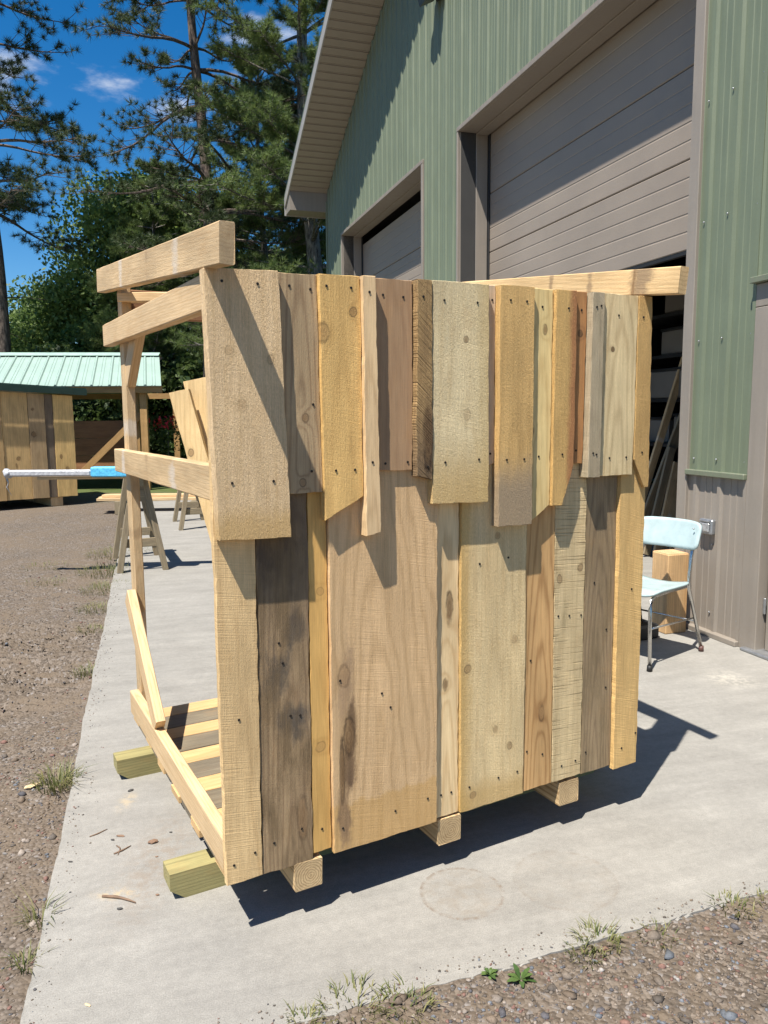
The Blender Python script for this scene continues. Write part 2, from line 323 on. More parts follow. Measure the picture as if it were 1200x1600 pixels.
SL_D = Vector((-0.2930, 0.9561, 0))             # direction of the slab's left edge
def slab_material():
    t = NT('broomed_concrete'); co = t.objco(); X, Y, Z = t.xyz(co)
    big = t.noise(co, 1.1, 6.0, 0.62); mid = t.noise(co, 6.0, 5.0, 0.6); fine = t.noise(co, 260.0, 3.0, 0.6); sp = t.noise(co, 90.0, 3.0, 0.7)
    u = t.add(t.mul(X, 0.956), t.mul(Y, 0.293)); w = t.sub(t.mul(Y, 0.956), t.mul(X, 0.293))
    broom = t.noise(t.vec(t.mul(u, 7.0), t.mul(w, 130.0), 0.0), 1.0, 3.0, 0.6)
    sweep = t.noise(t.vec(t.mul(u, 1.6), t.mul(w, 9.0), 2.0), 1.0, 5.0, 0.6)
    c = t.mix(big, (0.236, 0.222, 0.196), (0.312, 0.296, 0.266))
    c = t.scalecol(c, t.lin(mid, 0.3, 0.7, 0.93, 1.06)); c = t.scalecol(c, t.lin(sweep, 0.3, 0.72, 0.86, 1.08))
    c = t.scalecol(c, t.lin(fine, 0.2, 0.8, 0.70, 1.26)); c = t.scalecol(c, t.lin(t.noise(co, 34.0, 5.0, 0.8), 0.25, 0.75, 0.84, 1.13)); c = t.scalecol(c, t.lin(broom, 0.25, 0.75, 0.955, 1.04))
    c = t.mix(t.smooth(sp, 0.64, 0.76, 0.0, 0.45), c, (0.12, 0.10, 0.085))
    # ring stains left by buckets, tan dust near the shed
    for (sx, sy, rx, a) in ((0.237, 2.262, 0.132, 0.62), (0.578, 2.325, 0.165, 0.26)):
        dx = t.sub(X, sx); dy = t.sub(Y, sy)
        d = t.m('DIVIDE', t.m('SQRT', t.add(t.mul(dx, dx), t.mul(dy, dy))), rx); d = t.add(d, t.mul(t.sub(mid, 0.5), 0.06))
        ringm = t.mul(t.smooth(d, 0.90, 0.985), t.smooth(d, 1.0, 1.045, 1.0, 0.0))
        brk = t.smooth(t.noise(co, 23.0, 5.0, 0.8), 0.40, 0.62)
        inn = t.mul(t.smooth(d, 0.95, 1.0, 1.0, 0.0), t.smooth(t.noise(co, 16.0, 6.0, 0.8), 0.40, 0.66))
        c = t.mix(t.mul(t.mul(ringm, brk), a*1.2), c, (0.16, 0.12, 0.085)); c = t.mix(t.mul(inn, a*0.62), c, (0.20, 0.16, 0.115))
    for (sx, sy, rx, ry, a, cc) in ((-0.78, 2.45, 0.16, 0.5, 0.45, (0.22, 0.165, 0.115)), (-0.86, 2.27, 0.10, 0.05, 0.65, (0.50, 0.38, 0.22)), (-1.02, 2.86, 0.05, 0.12, 0.5, (0.46, 0.36, 0.22)), (1.95, 4.2, 0.20, 0.22, 0.5, (0.52, 0.48, 0.40))):
        dx = t.m('DIVIDE', t.sub(X, sx), rx); dy = t.m('DIVIDE', t.sub(Y, sy), ry); d = t.m('SQRT', t.add(t.mul(dx, dx), t.mul(dy, dy)))
        c = t.mix(t.mul(t.mul(t.smooth(d, 0.1, 1.0, 1.0, 0.0), t.smooth(t.noise(co, 26.0, 5.0, 0.75), 0.40, 0.62)), a), c, cc)
    scr = t.noise(t.vec(t.mul(t.add(X, Y), 5.0), t.mul(t.sub(Y, t.mul(X, 0.75)), 46.0), 4.0), 1.0, 3.0, 0.6)
    c = t.mix(t.smooth(scr, 0.70, 0.78, 0.0, 0.35), c, (0.52, 0.50, 0.46))
    h = t.add(t.mul(fine, 0.5), t.add(t.mul(broom, 0.35), t.mul(sp, 0.35)))
    return t.pbsdf(c, 0.9, 0.0, t.bump(h, 0.0016, 1.0), 0.25)
def slab_mesh():
    """outline with slightly ragged visible edges, rounded arris, 0.14 m thick"""
    corner = Vector((-0.848, 1.534)); far = Vector((-0.912 - 0.3065*(13.6-1.744), 13.6)); fr = Vector((3.1, 1.534 + 0.349*3.948))
    pts = []
    n = 260
    for i in range(n):
        p = far.lerp(corner, i/n); j = 0.010*mnoise.noise((p.y*3.0, 1.7, 0)) + 0.005*mnoise.noise((p.y*17, 4.2, 0)); pts.append((p.x + j, p.y))
    n = 220
    for i in range(n+1):
        p = corner.lerp(fr, i/n); j = 0.014*mnoise.noise((p.x*2.5, 9.1, 0)) + 0.008*mnoise.noise((p.x*16, 2.2, 0)) + 0.004*mnoise.noise((p.x*45, 6.2, 0)); pts.append((p.x, p.y + j + 0.020*math.sin((p.x+0.85)/2.05*math.pi)*(-1 if p.x < 1.2 else 0)))
    pts += [(12.0, 6.0), (8.5, 17.2), (-0.5, 14.6)]
    bm = bmesh.new(); f = bm.faces.new([bm.verts.new((x, y, 0)) for x, y in pts]); f.normal_update()
    if f.normal.z < 0: f.normal_flip()
    r = bmesh.ops.extrude_face_region(bm, geom=[f])
    for v in [g for g in r['geom'] if isinstance(g, bmesh.types.BMVert)]: v.co.z -= 0.14
    top = [e for e in bm.edges if all(abs(v.co.z) < 1e-5 for v in e.verts)]
    bmesh.ops.bevel(bm, geom=top, offset=0.009, segments=2, affect='EDGES')
    return bm_mesh(bm, 'slab')
slab = struct('concrete_slab', slab_mesh(), slab_material())

# ------------------------------------------------------------------ metal building (local x = inwards, y = along the gable wall, z up)
M['green'] = steel('green_steel', (0.152, 0.178, 0.116))
M['taupe'] = steel('taupe_steel', (0.262, 0.226, 0.186))
M['taupe_door'] = plain('taupe_door', (0.268, 0.222, 0.178), 0.55, 0.0, 0.07, 1.5, 0.0008, 240.0)
M['soffit'] = plain('soffit_vinyl', (0.30, 0.255, 0.205), 0.5, 0.0, 0.06, 3.0)
M['fascia'] = plain('fascia_steel', (0.33, 0.31, 0.28), 0.4, 0.0, 0.05)
M['rubber'] = plain('black_rubber', (0.012, 0.012, 0.012), 0.6)
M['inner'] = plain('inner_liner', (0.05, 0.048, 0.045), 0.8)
M['greymetal'] = plain('galvanised', (0.36, 0.37, 0.38), 0.35, 0.7, 0.15, 30.0)
BL = thing('pole_building', 'large green steel building with two taupe overhead doors and deep gable eave', 'building', (2.227, 5.016, 0), R(17.5))
RAKE = lambda s: (5.72 + 0.458*(10.88 - s)) if s > 3.6 else (5.72 + 0.458*(10.88 - 3.6) - 0.458*(3.6 - s))
PROF = [(0.0, 0.0), (0.014, -0.019), (0.040, -0.019), (0.054, 0.0), (0.103, 0.0), (0.107, -0.004), (0.117, -0.004), (0.121, 0.0), (0.160, 0.0), (0.164, -0.004), (0.174, -0.004), (0.178, 0.0)]
def siding(name, s0, s1, z0, z1, mat, k0=0.0):
    """ribbed steel sheet, ribs every 0.2286 m, with a 12 mm return behind it; z1 may follow the rake"""
    br = []; i0 = math.floor(s0/0.2286) - 1
    for i in range(i0, int(s1/0.2286)+2):
        for (a, k) in PROF: br.append((i*0.2286 + a, k))
    def kat(s):
        for (a, ka), (b, kb) in zip(br, br[1:]):
            if a <= s <= b: return ka + (kb-ka)*(s-a)/(b-a)
        return 0.0
    L = [(s0, kat(s0))] + [(s, k) for s, k in br if s0 + 1e-4 < s < s1 - 1e-4] + [(s1, kat(s1))]
    bm = bmesh.new(); top = (lambda s: z1) if not callable(z1) else z1
    a = [[bm.verts.new((k0+k, s, z)) for z in (z0, top(s))] for s, k in L]
    b = [[bm.verts.new((k0+0.012, s, z)) for z in (z0, top(s))] for s, k in L]
    for i in range(len(L)-1):
        bm.faces.new((a[i][0], a[i+1][0], a[i+1][1], a[i][1])); bm.faces.new((b[i][1], b[i+1][1], b[i+1][0], b[i][0]))
        bm.faces.new((a[i][0], b[i][0], b[i+1][0], a[i+1][0])); bm.faces.new((a[i+1][1], b[i+1][1], b[i][1], a[i][1]))
    for e in (0, -1): bm.faces.new((a[e][0], a[e][1], b[e][1], b[e][0]))
    return obj(name, bm_mesh(bm, name), mat, BL)
WZ = 1.108
O1, O2, OT = (0.43, 4.42), (5.63, 9.74), 4.69       # door openings along the wall, head height
EN = (-1.24, -0.30)                                    # entry door opening
siding('wall_siding', 9.78, 10.86, WZ, OT+0.029, M['green']); siding('wainscot_siding', 9.78, 10.86, 0.03, WZ-0.03, M['taupe'])
siding('wall_siding', 4.46, 5.60, WZ, OT+0.029, M['green']); siding('wainscot_siding', 4.46, 5.60, 0.03, WZ-0.03, M['taupe'])
siding('wall_siding', -0.215, 0.335, WZ, OT+0.029, M['green']); siding('wainscot_siding', -0.215, 0.335, 0.03, WZ-0.03, M['taupe'])
siding('wall_siding', EN[0]-0.09, -0.218, 2.30, OT+0.029, M['green'])
siding('wall_siding', -3.6, EN[0]-0.093, WZ, OT+0.029, M['green']); siding('wainscot_siding', -3.6, EN[0]-0.093, 0.03, WZ-0.03, M['taupe'])
siding('gable_siding', -3.6, 10.86, OT+0.03, lambda s: RAKE(s) - 0.02, M['green'])
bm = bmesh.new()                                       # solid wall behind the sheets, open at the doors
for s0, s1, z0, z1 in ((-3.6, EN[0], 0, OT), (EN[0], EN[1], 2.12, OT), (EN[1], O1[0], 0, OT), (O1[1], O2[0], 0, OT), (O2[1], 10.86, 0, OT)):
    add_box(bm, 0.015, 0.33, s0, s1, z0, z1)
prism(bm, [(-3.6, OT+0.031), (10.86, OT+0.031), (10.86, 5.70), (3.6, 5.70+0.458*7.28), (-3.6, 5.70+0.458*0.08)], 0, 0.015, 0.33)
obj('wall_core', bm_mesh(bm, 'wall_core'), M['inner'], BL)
def bl_box(name, k0, k1, s0, s1, z0, z1, mat, bev=0.004): return box(name, k0, k1, s0, s1, z0, z1, mat, BL, bev)
# wainscot drip caps, base trim
for s0, s1 in ((-0.215, 0.336), (4.462, 5.598), (9.782, 10.87), (-3.6, EN[0]-0.095)):
    bl_box('drip_cap', -0.045, -0.002, s0, s1, WZ-0.032, WZ+0.004, M['green'])
    bl_box('base_trim', -0.05, 0.0, s0, s1, 0.0, 0.035, M['taupe'])
# screw heads on the sheets
bms = bmesh.new(); bmesh.ops.create_uvsphere(bms, u_segments=6, v_segments=4, radius=0.0065); scr_me = bm_mesh(bms, 'sheet_screw', True)
for zz in (0.16, 0.62, 1.19, 1.98, 2.75, 3.5):
    for s in (-0.18, 0.075, 0.29):
        obj('sheet_screw', scr_me, M['greymetal'], BL, (-0.008, s, zz + 0.004*random.uniform(-1, 1)))
# door surrounds: taupe reveals, face trim
for (a, b), rt in ((O1, 0.095), (O2, 0.06)):
    bl_box('face_trim', -0.028, 0.002, a-rt, a, 0.0, OT-0.001, M['taupe'])
    bl_box('face_trim', -0.028, 0.002, b, b+0.035, 0.0, OT-0.001, M['taupe'])
    bl_box('head_trim', -0.030, 0.003, a-rt, b+0.035, OT+0.0, OT+0.05, M['taupe'])
    bl_box('jamb', 0.003, 0.345, b, b+0.02, 0.0, OT, M['taupe']); bl_box('jamb', 0.003, 0.345, a-0.02, a, 0.0, OT, M['taupe'])
    bl_box('jamb_stop', 0.20, 0.345, b-0.012, b-0.001, 0.0, OT-0.002, M['taupe'])
    bl_box('head_reveal', 0.003, 0.345, a, b, OT+0.001, OT+0.03, M['taupe'])
    bl_box('head_stop', 0.20, 0.345, a+0.001, b-0.013, OT-0.014, OT-0.001, M['taupe'])
    bl_box('door_seal', 0.346, 0.362, b-0.05, b+0.02, 0.0, OT, M['rubber'])
def door_section(s0, s1, h):
    prof = []
    H = h - 0.006
    zs = [(0, 0.008), (0.008, 0)]
    for q in range(1, 5): zs += [(H*q/5-0.009, 0), (H*q/5-0.003, 0.0028), (H*q/5+0.003, 0.0028), (H*q/5+0.009, 0)]
    for z, k in zs + [(H-0.008, 0), (H, 0.008)]: prof.append((k, z))
    prof += [(0.05, H), (0.05, 0)]
    bm = bmesh.new(); prism(bm, prof, 1, s0, s1); return bm_mesh(bm, 'door_panel')
for nm, (a, b), zb, n in (('big', O1, 2.715, 4), ('small', O2, 0.02, 7)):
    h = 0.66 if nm == 'big' else 0.648
    d = bpy.data.objects.new('overhead_door', None); COL.objects.link(d); d.parent = BL; d.location = (0.365, (a+b)/2, zb)
    d['label'] = 'half raised taupe overhead door' if nm == 'big' else 'closed taupe overhead door'
    me = door_section(a - 0.01 - (a+b)/2, b + 0.01 - (a+b)/2, h)
    for i in range(n): obj('door_panel', me, M['taupe_door'], d, (0, 0, i*h))
    obj('bottom_seal', box_mesh('seal', 0.005, 0.045, a-(a+b)/2, b-(a+b)/2, -0.03, -0.001), M['rubber'], d)
# entry door on the right
bl_box('entry_frame', -0.02, 0.06, EN[1]-0.055, EN[1]+0.085, 0.0, 2.13, M['taupe']); bl_box('entry_frame', -0.02, 0.06, EN[0]-0.09, EN[0]+0.055, 0.0, 2.13, M['taupe'])
bl_box('entry_head', -0.02, 0.06, EN[0]-0.09, EN[1]+0.085, 2.132, 2.27, M['taupe']); bl_box('entry_drip_cap', -0.06, 0.0, EN[0]-0.11, EN[1]+0.10, 2.272, 2.31, M['green'])
bl_box('entry_seal', 0.055, 0.075, EN[0]+0.04, EN[1]-0.04, 0.012, 2.12, M['rubber']); ed = bl_box('entry_door', 0.035, 0.054, EN[0]+0.06, EN[1]-0.075, 0.02, 2.10, M['taupe'])
bl_box('threshold', -0.06, 0.06, EN[0]-0.02, EN[1]+0.03, 0.001, 0.02, M['greymetal'])
for z in (0.25, 1.05, 1.85): box('hinge', 0.022, 0.034, EN[1]-0.075, EN[1]-0.058, z, z+0.1, M['greymetal'], BL, 0.002)
# roof, soffit and fascia
OV, EV = 0.73, 0.42
M['roofsteel'] = plain('roof_steel', (0.10, 0.13, 0.10), 0.5)
bm = bmesh.new(); e = 10.88 + EV
zt = lambda s: 5.72 + 0.458*(10.88 - s)
prism(bm, [(e, zt(e)+0.17), (3.6, zt(3.6)+0.17), (-4.1, zt(3.6)+0.17-0.458*7.7), (-4.1, zt(3.6)+0.20-0.458*7.7), (3.6, zt(3.6)+0.20), (e, zt(e)+0.20)], 0, -OV-0.02, 16.0)
obj('roof', bm_mesh(bm, 'roof'), M['roofsteel'], BL)
bm = bmesh.new()
prism(bm, [(e, zt(e)-0.02), (3.6, zt(3.6)-0.02), (3.6, zt(3.6)+0.169), (e, zt(e)+0.169)], 0, -OV-0.018, -OV+0.006)
obj('rake_fascia', bm_mesh(bm, 'rake_fascia'), M['fascia'], BL)
# soffit panels: each one its own piece, running from the wall to the fascia
pw = 0.152; sv = e - 0.05; ms = None
bmq = bmesh.new()
prism(bmq, [(0.0, 0.0), (0.012, 0.010), (0.03, 0.010), (0.030, 0.0), (pw-0.004, 0.0), (pw-0.004, 0.014), (0.0, 0.014)], 0, -OV+0.008, -0.003)
ms = bm_mesh(bmq, 'soffit_panel'); ang = math.atan(0.458)
n_s = int(((10.87 - 3.7)/math.cos(ang))/pw)
for i in range(n_s):
    s = 10.87 - (i+1)*pw*math.cos(ang)
    obj('soffit_panel', ms, M['soffit'], BL, (0, s, zt(s) - 0.012), (-ang, 0, 0))
bl_box('eave_return', -OV+0.008, 14.0, 10.885, e, zt(e)-0.16, zt(e)+0.165, M['taupe'], 0.006)
bm = bmesh.new(); prism(bm, [(10.88, zt(e)-0.159), (10.905, zt(e)-0.159), (10.905, zt(10.9)), (10.88, zt(10.88))], 0, -OV+0.009, -0.003)
obj('eave_return_face', bm_mesh(bm, 'eave_face'), M['taupe'], BL)
bl_box('eave_fascia', -OV-0.018, 14.0, e+0.001, e+0.022, zt(e)-0.175, zt(e)+0.17, M['fascia'], 0.004)
bl_box('corner_trim', -0.030, 0.06, 10.83, 10.905, 0.0, zt(10.88)-0.16, M['green'])
# side walls, back wall, inner floor
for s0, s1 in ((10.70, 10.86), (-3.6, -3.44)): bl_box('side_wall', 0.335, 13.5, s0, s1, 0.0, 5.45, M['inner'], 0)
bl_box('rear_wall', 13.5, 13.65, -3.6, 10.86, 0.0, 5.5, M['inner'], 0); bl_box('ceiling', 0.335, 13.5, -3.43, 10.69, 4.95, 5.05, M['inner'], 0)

# wall lamp and outlet cover fixed on the building
def bl_pt(k, s, z): return BL_M @ Vector((k, s, z))
BL_M = Matrix.Translation((2.227, 5.016, 0)) @ Matrix.Rotation(R(17.5), 4, 'Z')
wlp = thing('wall_lamp', 'black floodlight fixed high on green siding between the overhead doors', 'lamp', bl_pt(-0.02, 4.99, 6.28), R(17.5))
M['lampblack'] = plain('lamp_black', (0.015, 0.016, 0.017), 0.4)
bm = bmesh.new(); prism(bm, [(-0.20, 0.03), (-0.03, 0.12), (-0.03, 0.30), (-0.10, 0.32), (-0.24, 0.14)], 1, -0.14, 0.14); obj('lamp_housing', bm_mesh(bm, 'lamp_housing'), M['lampblack'], wlp)
obj('lamp_bracket', box_mesh('lb', -0.03, 0.0, -0.06, 0.06, 0.08, 0.34, 0.004), M['lampblack'], wlp)
obx = thing('outlet_box', 'grey metal outlet cover on taupe wainscot beside the entry door', 'outlet cover', bl_pt(-0.0, 0.105, 0.69), R(17.5))
bm = bmesh.new(); add_box(bm, -0.045, -0.002, -0.062, 0.062, 0.0, 0.10, 0.006); obj('cover_body', bm_mesh(bm, 'cover_body'), M['greymetal'], obx)
bm = bmesh.new(); add_box(bm, -0.056, -0.046, -0.043, 0.043, 0.018, 0.074, 0.004); obj('flip_lid', bm_mesh(bm, 'flip_lid'), plain('outlet_lid', (0.5, 0.5, 0.5), 0.4, 0.6, 0.35, 60.0), obx)
bm = bmesh.new(); tube(bm, [(-0.051, -0.045, 0.088), (-0.051, 0.045, 0.088)], 0.006, 6); obj('hinge_pin', bm_mesh(bm, 'hinge_pin'), M['greymetal'], obx)

# ------------------------------------------------------------------ the slab-sided wooden shed (local x = along front wall, y = depth, z up)
SH = thing('wooden_shed', 'half built wooden shed of mismatched rough boards on timber skids', 'shed', (-0.45254, 2.02974, 0), math.atan2(0.48011, 0.87721))
screw_bm = bmesh.new(); bmesh.ops.create_cone(screw_bm, cap_ends=True, segments=8, radius1=0.0042, radius2=0.0034, depth=0.003); screw_me = bm_mesh(screw_bm, 'screw')
def jitter_outline(poly, seed, amp, step=0.022):
    """walk the outline with small bumps so that sawn edges are not ruler straight"""
    out = []; n = len(poly)
    for i in range(n):
        a = Vector(poly[i]); b = Vector(poly[(i+1) % n]); L = (b-a).length; k = max(1, int(L/step)); d = (b-a).normalized(); nr = Vector((-d.y, d.x))
        for j in range(k):
            p = a.lerp(b, j/k)
            if j: p = p + nr*amp*(mnoise.noise((p.x*9+seed, p.y*9, seed)) + 0.7*mnoise.noise((p.x*37, p.y*37+seed, seed)) - 1.5*max(0, mnoise.noise((p.x*24, p.y*24+seed, 8)) - 0.42))
            out.append((p.x, p.y))
    return out
def board(name, poly, front, thick, mat, parent, seed=0, amp=0.0022, label=None, lean=0.0):
    """upright board from its outline in (u, z); its front face lies at depth 'front'"""
    us = [p[0] for p in poly]; z0 = min(p[1] for p in poly); uc = (min(us)+max(us))/2
    pl = jitter_outline([(p[0]-uc, p[1]-z0) for p in poly], seed*3.7, amp)
    bm = bmesh.new(); f = bm.faces.new([bm.verts.new((x, 0, z)) for x, z in pl])
    r = bmesh.ops.extrude_face_region(bm, geom=[f])
    for v in [g for g in r['geom'] if isinstance(g, bmesh.types.BMVert)]: v.co.y += thick
    rim = [e for e in bm.edges if abs(e.verts[0].co.y - e.verts[1].co.y) < 1e-6]
    bmesh.ops.bevel(bm, geom=rim, offset=0.0016, segments=1, affect='EDGES')
    o = obj(name, bm_mesh(bm, name), mat, parent, (uc, front, z0), (lean, 0, 0))
    if label: o['label'] = label
    return o
def screws(b, pts):
    """pts in shed (u, z)"""
    for (u, z) in pts:
        obj('screw', screw_me, M['screw'], b, (u - b.location.x, -0.0005, z - b.location.z), (math.pi/2, 0, 0))
def timber_mesh(name, w, t, L, bev):
    """sawn timber with softened, slightly wandering and dented edges"""
    n = max(2, int(L/0.05)); sd = random.uniform(0, 99); bm = bmesh.new(); rings = []
    b = max(bev, 0.0022)
    pr = [(-w/2+b, -t/2), (w/2-b, -t/2), (w/2, -t/2+b), (w/2, t/2-b), (w/2-b, t/2), (-w/2+b, t/2), (-w/2, t/2-b), (-w/2, -t/2+b)]
    for i in range(n+1):
        z = L*i/n; bow = 0.0012*math.sin(z*2.1+sd); row = []
        for j, (x, y) in enumerate(pr):
            q = 1 + 0.022*mnoise.noise((z*7+sd, j*3.1, 0)) - 0.05*max(0, mnoise.noise((z*13, (j//2)*7.7+sd, 5)) - 0.35)
            zz = z + (random.uniform(-0.0015, 0.0015) if i in (0, n) else 0)
            row.append(bm.verts.new((x*q + bow, y*q, zz)))
        rings.append(row)
    for r0, r1 in zip(rings, rings[1:]):
        for j in range(8): bm.faces.new((r0[j], r0[(j+1) % 8], r1[(j+1) % 8], r1[j]))
    bm.faces.new(rings[0][::-1]); bm.faces.new(rings[-1])
    return bm_mesh(bm, name)
def beam(name, p0, p1, w, t, mat, parent, wdir=(1, 0, 0), bev=0.003, label=None):
    """timber from p0 to p1 (centre line), width w along wdir, thickness t across"""
    p0, p1 = Vector(p0), Vector(p1); zd = (p1-p0); L = zd.length; zd.normalize()
    x = Vector(wdir); x = (x - zd*x.dot(zd)).normalized(); y = zd.cross(x)
    o = obj(name, timber_mesh(name, w, t, L, bev), mat, parent)
    o.matrix_local = Matrix(((x.x, y.x, zd.x, p0.x), (x.y, y.y, zd.y, p0.y), (x.z, y.z, zd.z, p0.z), (0, 0, 0, 1)))
    if label: o['label'] = label
    return o
TOP = 1.875
# --- lower boards (u0, u1 bottom; u0, u1 at the top), bottom z
W = {}
W['L1'] = wood('board_pine_saw', (0.60, 0.42, 0.215), (0.47, 0.28, 0.115), ring=55, contrast=0.35, fuzz=0.35, kerf=0.9, kfreq=330, kskew=0.15)
W['L2'] = wood('board_barn_brown', (0.36, 0.25, 0.155), (0.17, 0.10, 0.055), ring=75, contrast=0.7, pith=(0.03, 0.02), tilt=0.06, warp=0.05, weather=0.48, wcol=(0.155, 0.108, 0.068), fuzz=0.4, kerf=0.2, tone=0.4,
               blots=((-0.03, 0.60, 0.05, 0.10, (0.085, 0.07, 0.055), 0.85), (0.02, 0.45, 0.06, 0.07, (0.075, 0.065, 0.055), 0.85), (0.04, 0.73, 0.04, 0.06, (0.08, 0.065, 0.05), 0.75), (-0.02, 0.95, 0.09, 0.16, (0.065, 0.045, 0.03), 0.8)),
               knots=((0.045, 0.14, 0.018, 0.07, 0.3),), ends=((0.62, 0.98, (0.10, 0.075, 0.055), 0.6),))
W['L3'] = wood('board_gold_narrow', (0.57, 0.345, 0.115), (0.42, 0.22, 0.06), ring=60, contrast=0.35, fuzz=0.15, kerf=0.15, bumpd=0.0014, knots=((0.0, 0.33, 0.016, 0.016, 0.25), (0.008, 0.80, 0.012, 0.012, 0.2)))
W['L4'] = wood('board_wide_plank', (0.57, 0.385, 0.21), (0.41, 0.25, 0.11), ring=38, contrast=0.55, pith=(-0.02, 0.04), tilt=0.09, warp=0.09, fuzz=0.35, kerf=0.55, kfreq=380, tone=0.2,
               knots=((-0.145, 0.55, 0.020, 0.035, 0.25), (-0.13, 0.36, 0.018, 0.06, 0.75), (-0.155, 0.25, 0.008, 0.10, 0.8)),
               blots=((-0.14, 0.52, 0.035, 0.13, (0.34, 0.22, 0.13), 0.7), (-0.135, 0.27, 0.03, 0.13, (0.15, 0.09, 0.05), 0.95), (-0.12, 0.40, 0.018, 0.10, (0.13, 0.08, 0.045), 0.9), (-0.15, 0.10, 0.028, 0.12, (0.24, 0.15, 0.085), 0.85)), ends=((0.16, 0.14, (0.55, 0.32, 0.10), 0.55),))
W['L5'] = wood('board_pale_knotty', (0.66, 0.49, 0.28), (0.52, 0.31, 0.13), ring=80, contrast=0.6, pith=(0.0, 0.02), tilt=0.05, warp=0.02, fuzz=0.12, kerf=0.05, bumpd=0.0012,
               knots=((0.008, 0.70, 0.013, 0.050, 0.85), (-0.006, 0.45, 0.010, 0.020, 0.8)))
W['L6'] = wood('board_pale_wide', (0.65, 0.50, 0.28), (0.52, 0.33, 0.14), ring=45, contrast=0.25, fuzz=0.95, kerf=0.35, bumpd=0.003, tone=0.2,
               knots=((-0.105, 0.49, 0.013, 0.014, 0.45), (0.085, 0.56, 0.014, 0.016, 0.3), (0.01, 0.26, 0.010, 0.014, 0.45), (0.07, 0.19, 0.010, 0.014, 0.5), (-0.08, 0.05, 0.012, 0.012, 0.4), (0.01, 0.92, 0.010, 0.011, 0.4)),
               streaks=((-0.07, -0.13, (0.58, 0.36, 0.11), 0.75),), ends=((0.12, 0.04, (0.56, 0.35, 0.12), 0.6),))
W['L7'] = wood('board_brown_pine', (0.50, 0.305, 0.135), (0.29, 0.135, 0.045), ring=70, contrast=0.85, pith=(0.01, 0.018), tilt=0.055, warp=0.02, fuzz=0.12, kerf=0.05, bumpd=0.0014, knots=((0.015, 0.27, 0.012, 0.030, 0.5),))
W['L8'] = wood('board_saw_scored', (0.56, 0.435, 0.25), (0.38, 0.26, 0.12), ring=40, contrast=0.3, fuzz=0.4, kerf=0.5, weather=0.14, wcol=(0.30, 0.25, 0.17), kmark=0.38, kskew=0.06, bumpd=0.003, knots=((-0.045, 0.74, 0.011, 0.015, 0.5), (0.05, 0.77, 0.011, 0.013, 0.5)))
W['L9'] = wood('board_grey_barn', (0.31, 0.225, 0.145), (0.145, 0.097, 0.06), ring=85, contrast=0.75, pith=(0.0, 0.02), tilt=0.05, warp=0.03, weather=0.45, wcol=(0.195, 0.148, 0.100), fuzz=0.35, kerf=0.1)
W['L10'] = wood('board_gold_sawn', (0.57, 0.375, 0.155), (0.44, 0.25, 0.085), ring=50, contrast=0.3, fuzz=0.4, kerf=0.9, kfreq=340, kskew=0.3, bumpd=0.0026)
low = [('L1', 0.000, 0.106, -0.004, 0.115, 0.178, 0.000, [(0.05, 0.66), (0.022, 0.235), (0.085, 0.255)], 'sawn pale corner board'),
       ('L2', 0.109, 0.266, 0.117, 0.272, 0.177, 0.004, [(0.175, 0.86), (0.185, 0.80), (0.145, 0.265), (0.232, 0.285), (0.205, 0.64), (0.235, 0.635)], 'dark weathered brown wall board'),
       ('L3', 0.269, 0.328, 0.274, 0.329, 0.194, 0.006, [(0.298, 0.265)], 'narrow golden wall board'),
       ('L4', 0.332, 0.699, 0.332, 0.703, 0.181, -0.006, [(0.50, 0.655), (0.53, 0.605), (0.362, 0.255), (0.545, 0.262), (0.665, 0.272), (0.36, 0.72)], 'widest wall board with dark streak'),
       ('L5', 0.703, 0.792, 0.706, 0.789, 0.185, 0.008, [(0.725, 0.262), (0.765, 0.262)], 'pale narrow wall board with two dark knots'),
       ('L6', 0.795, 1.058, 0.792, 1.054, 0.187, -0.003, [(0.95, 0.272), (1.03, 0.275), (0.83, 0.268), (0.98, 1.03), (0.865, 1.02)], 'pale rough wide wall board'),
       ('L7', 1.061, 1.189, 1.057, 1.175, 0.191, 0.002, [(1.075, 0.335), (1.145, 0.31), (1.085, 0.66)], 'reddish brown pine wall board'),
       ('L8', 1.192, 1.326, 1.178, 1.319, 0.192, 0.002, [(1.235, 0.245), (1.30, 0.25), (1.205, 0.80), (1.255, 0.795), (1.31, 0.79)], 'wall board scored across by saw marks'),
       ('L9', 1.329, 1.472, 1.322, 1.464, 0.190, 0.003, [(1.35, 0.27), (1.44, 0.50), (1.37, 0.90), (1.435, 0.72)], 'grey brown barn wall board'),
       ('L10', 1.476, 1.594, 1.467, 1.594, 0.179, -0.012, [(1.515, 0.255), (1.54, 0.86), (1.585, 0.30)], 'golden sawn end wall board')]
for i, (k, a, b, a2, b2, z0, fr, sc, lab) in enumerate(low):
    o = board('wall_board', [(a, z0), (b, z0+0.002), (b2, TOP-0.03), (a2, TOP-0.03)], fr, 0.024, W[k], SH, i+1, 0.0022 if k != 'L2' else 0.004, lab)
    screws(o, sc)
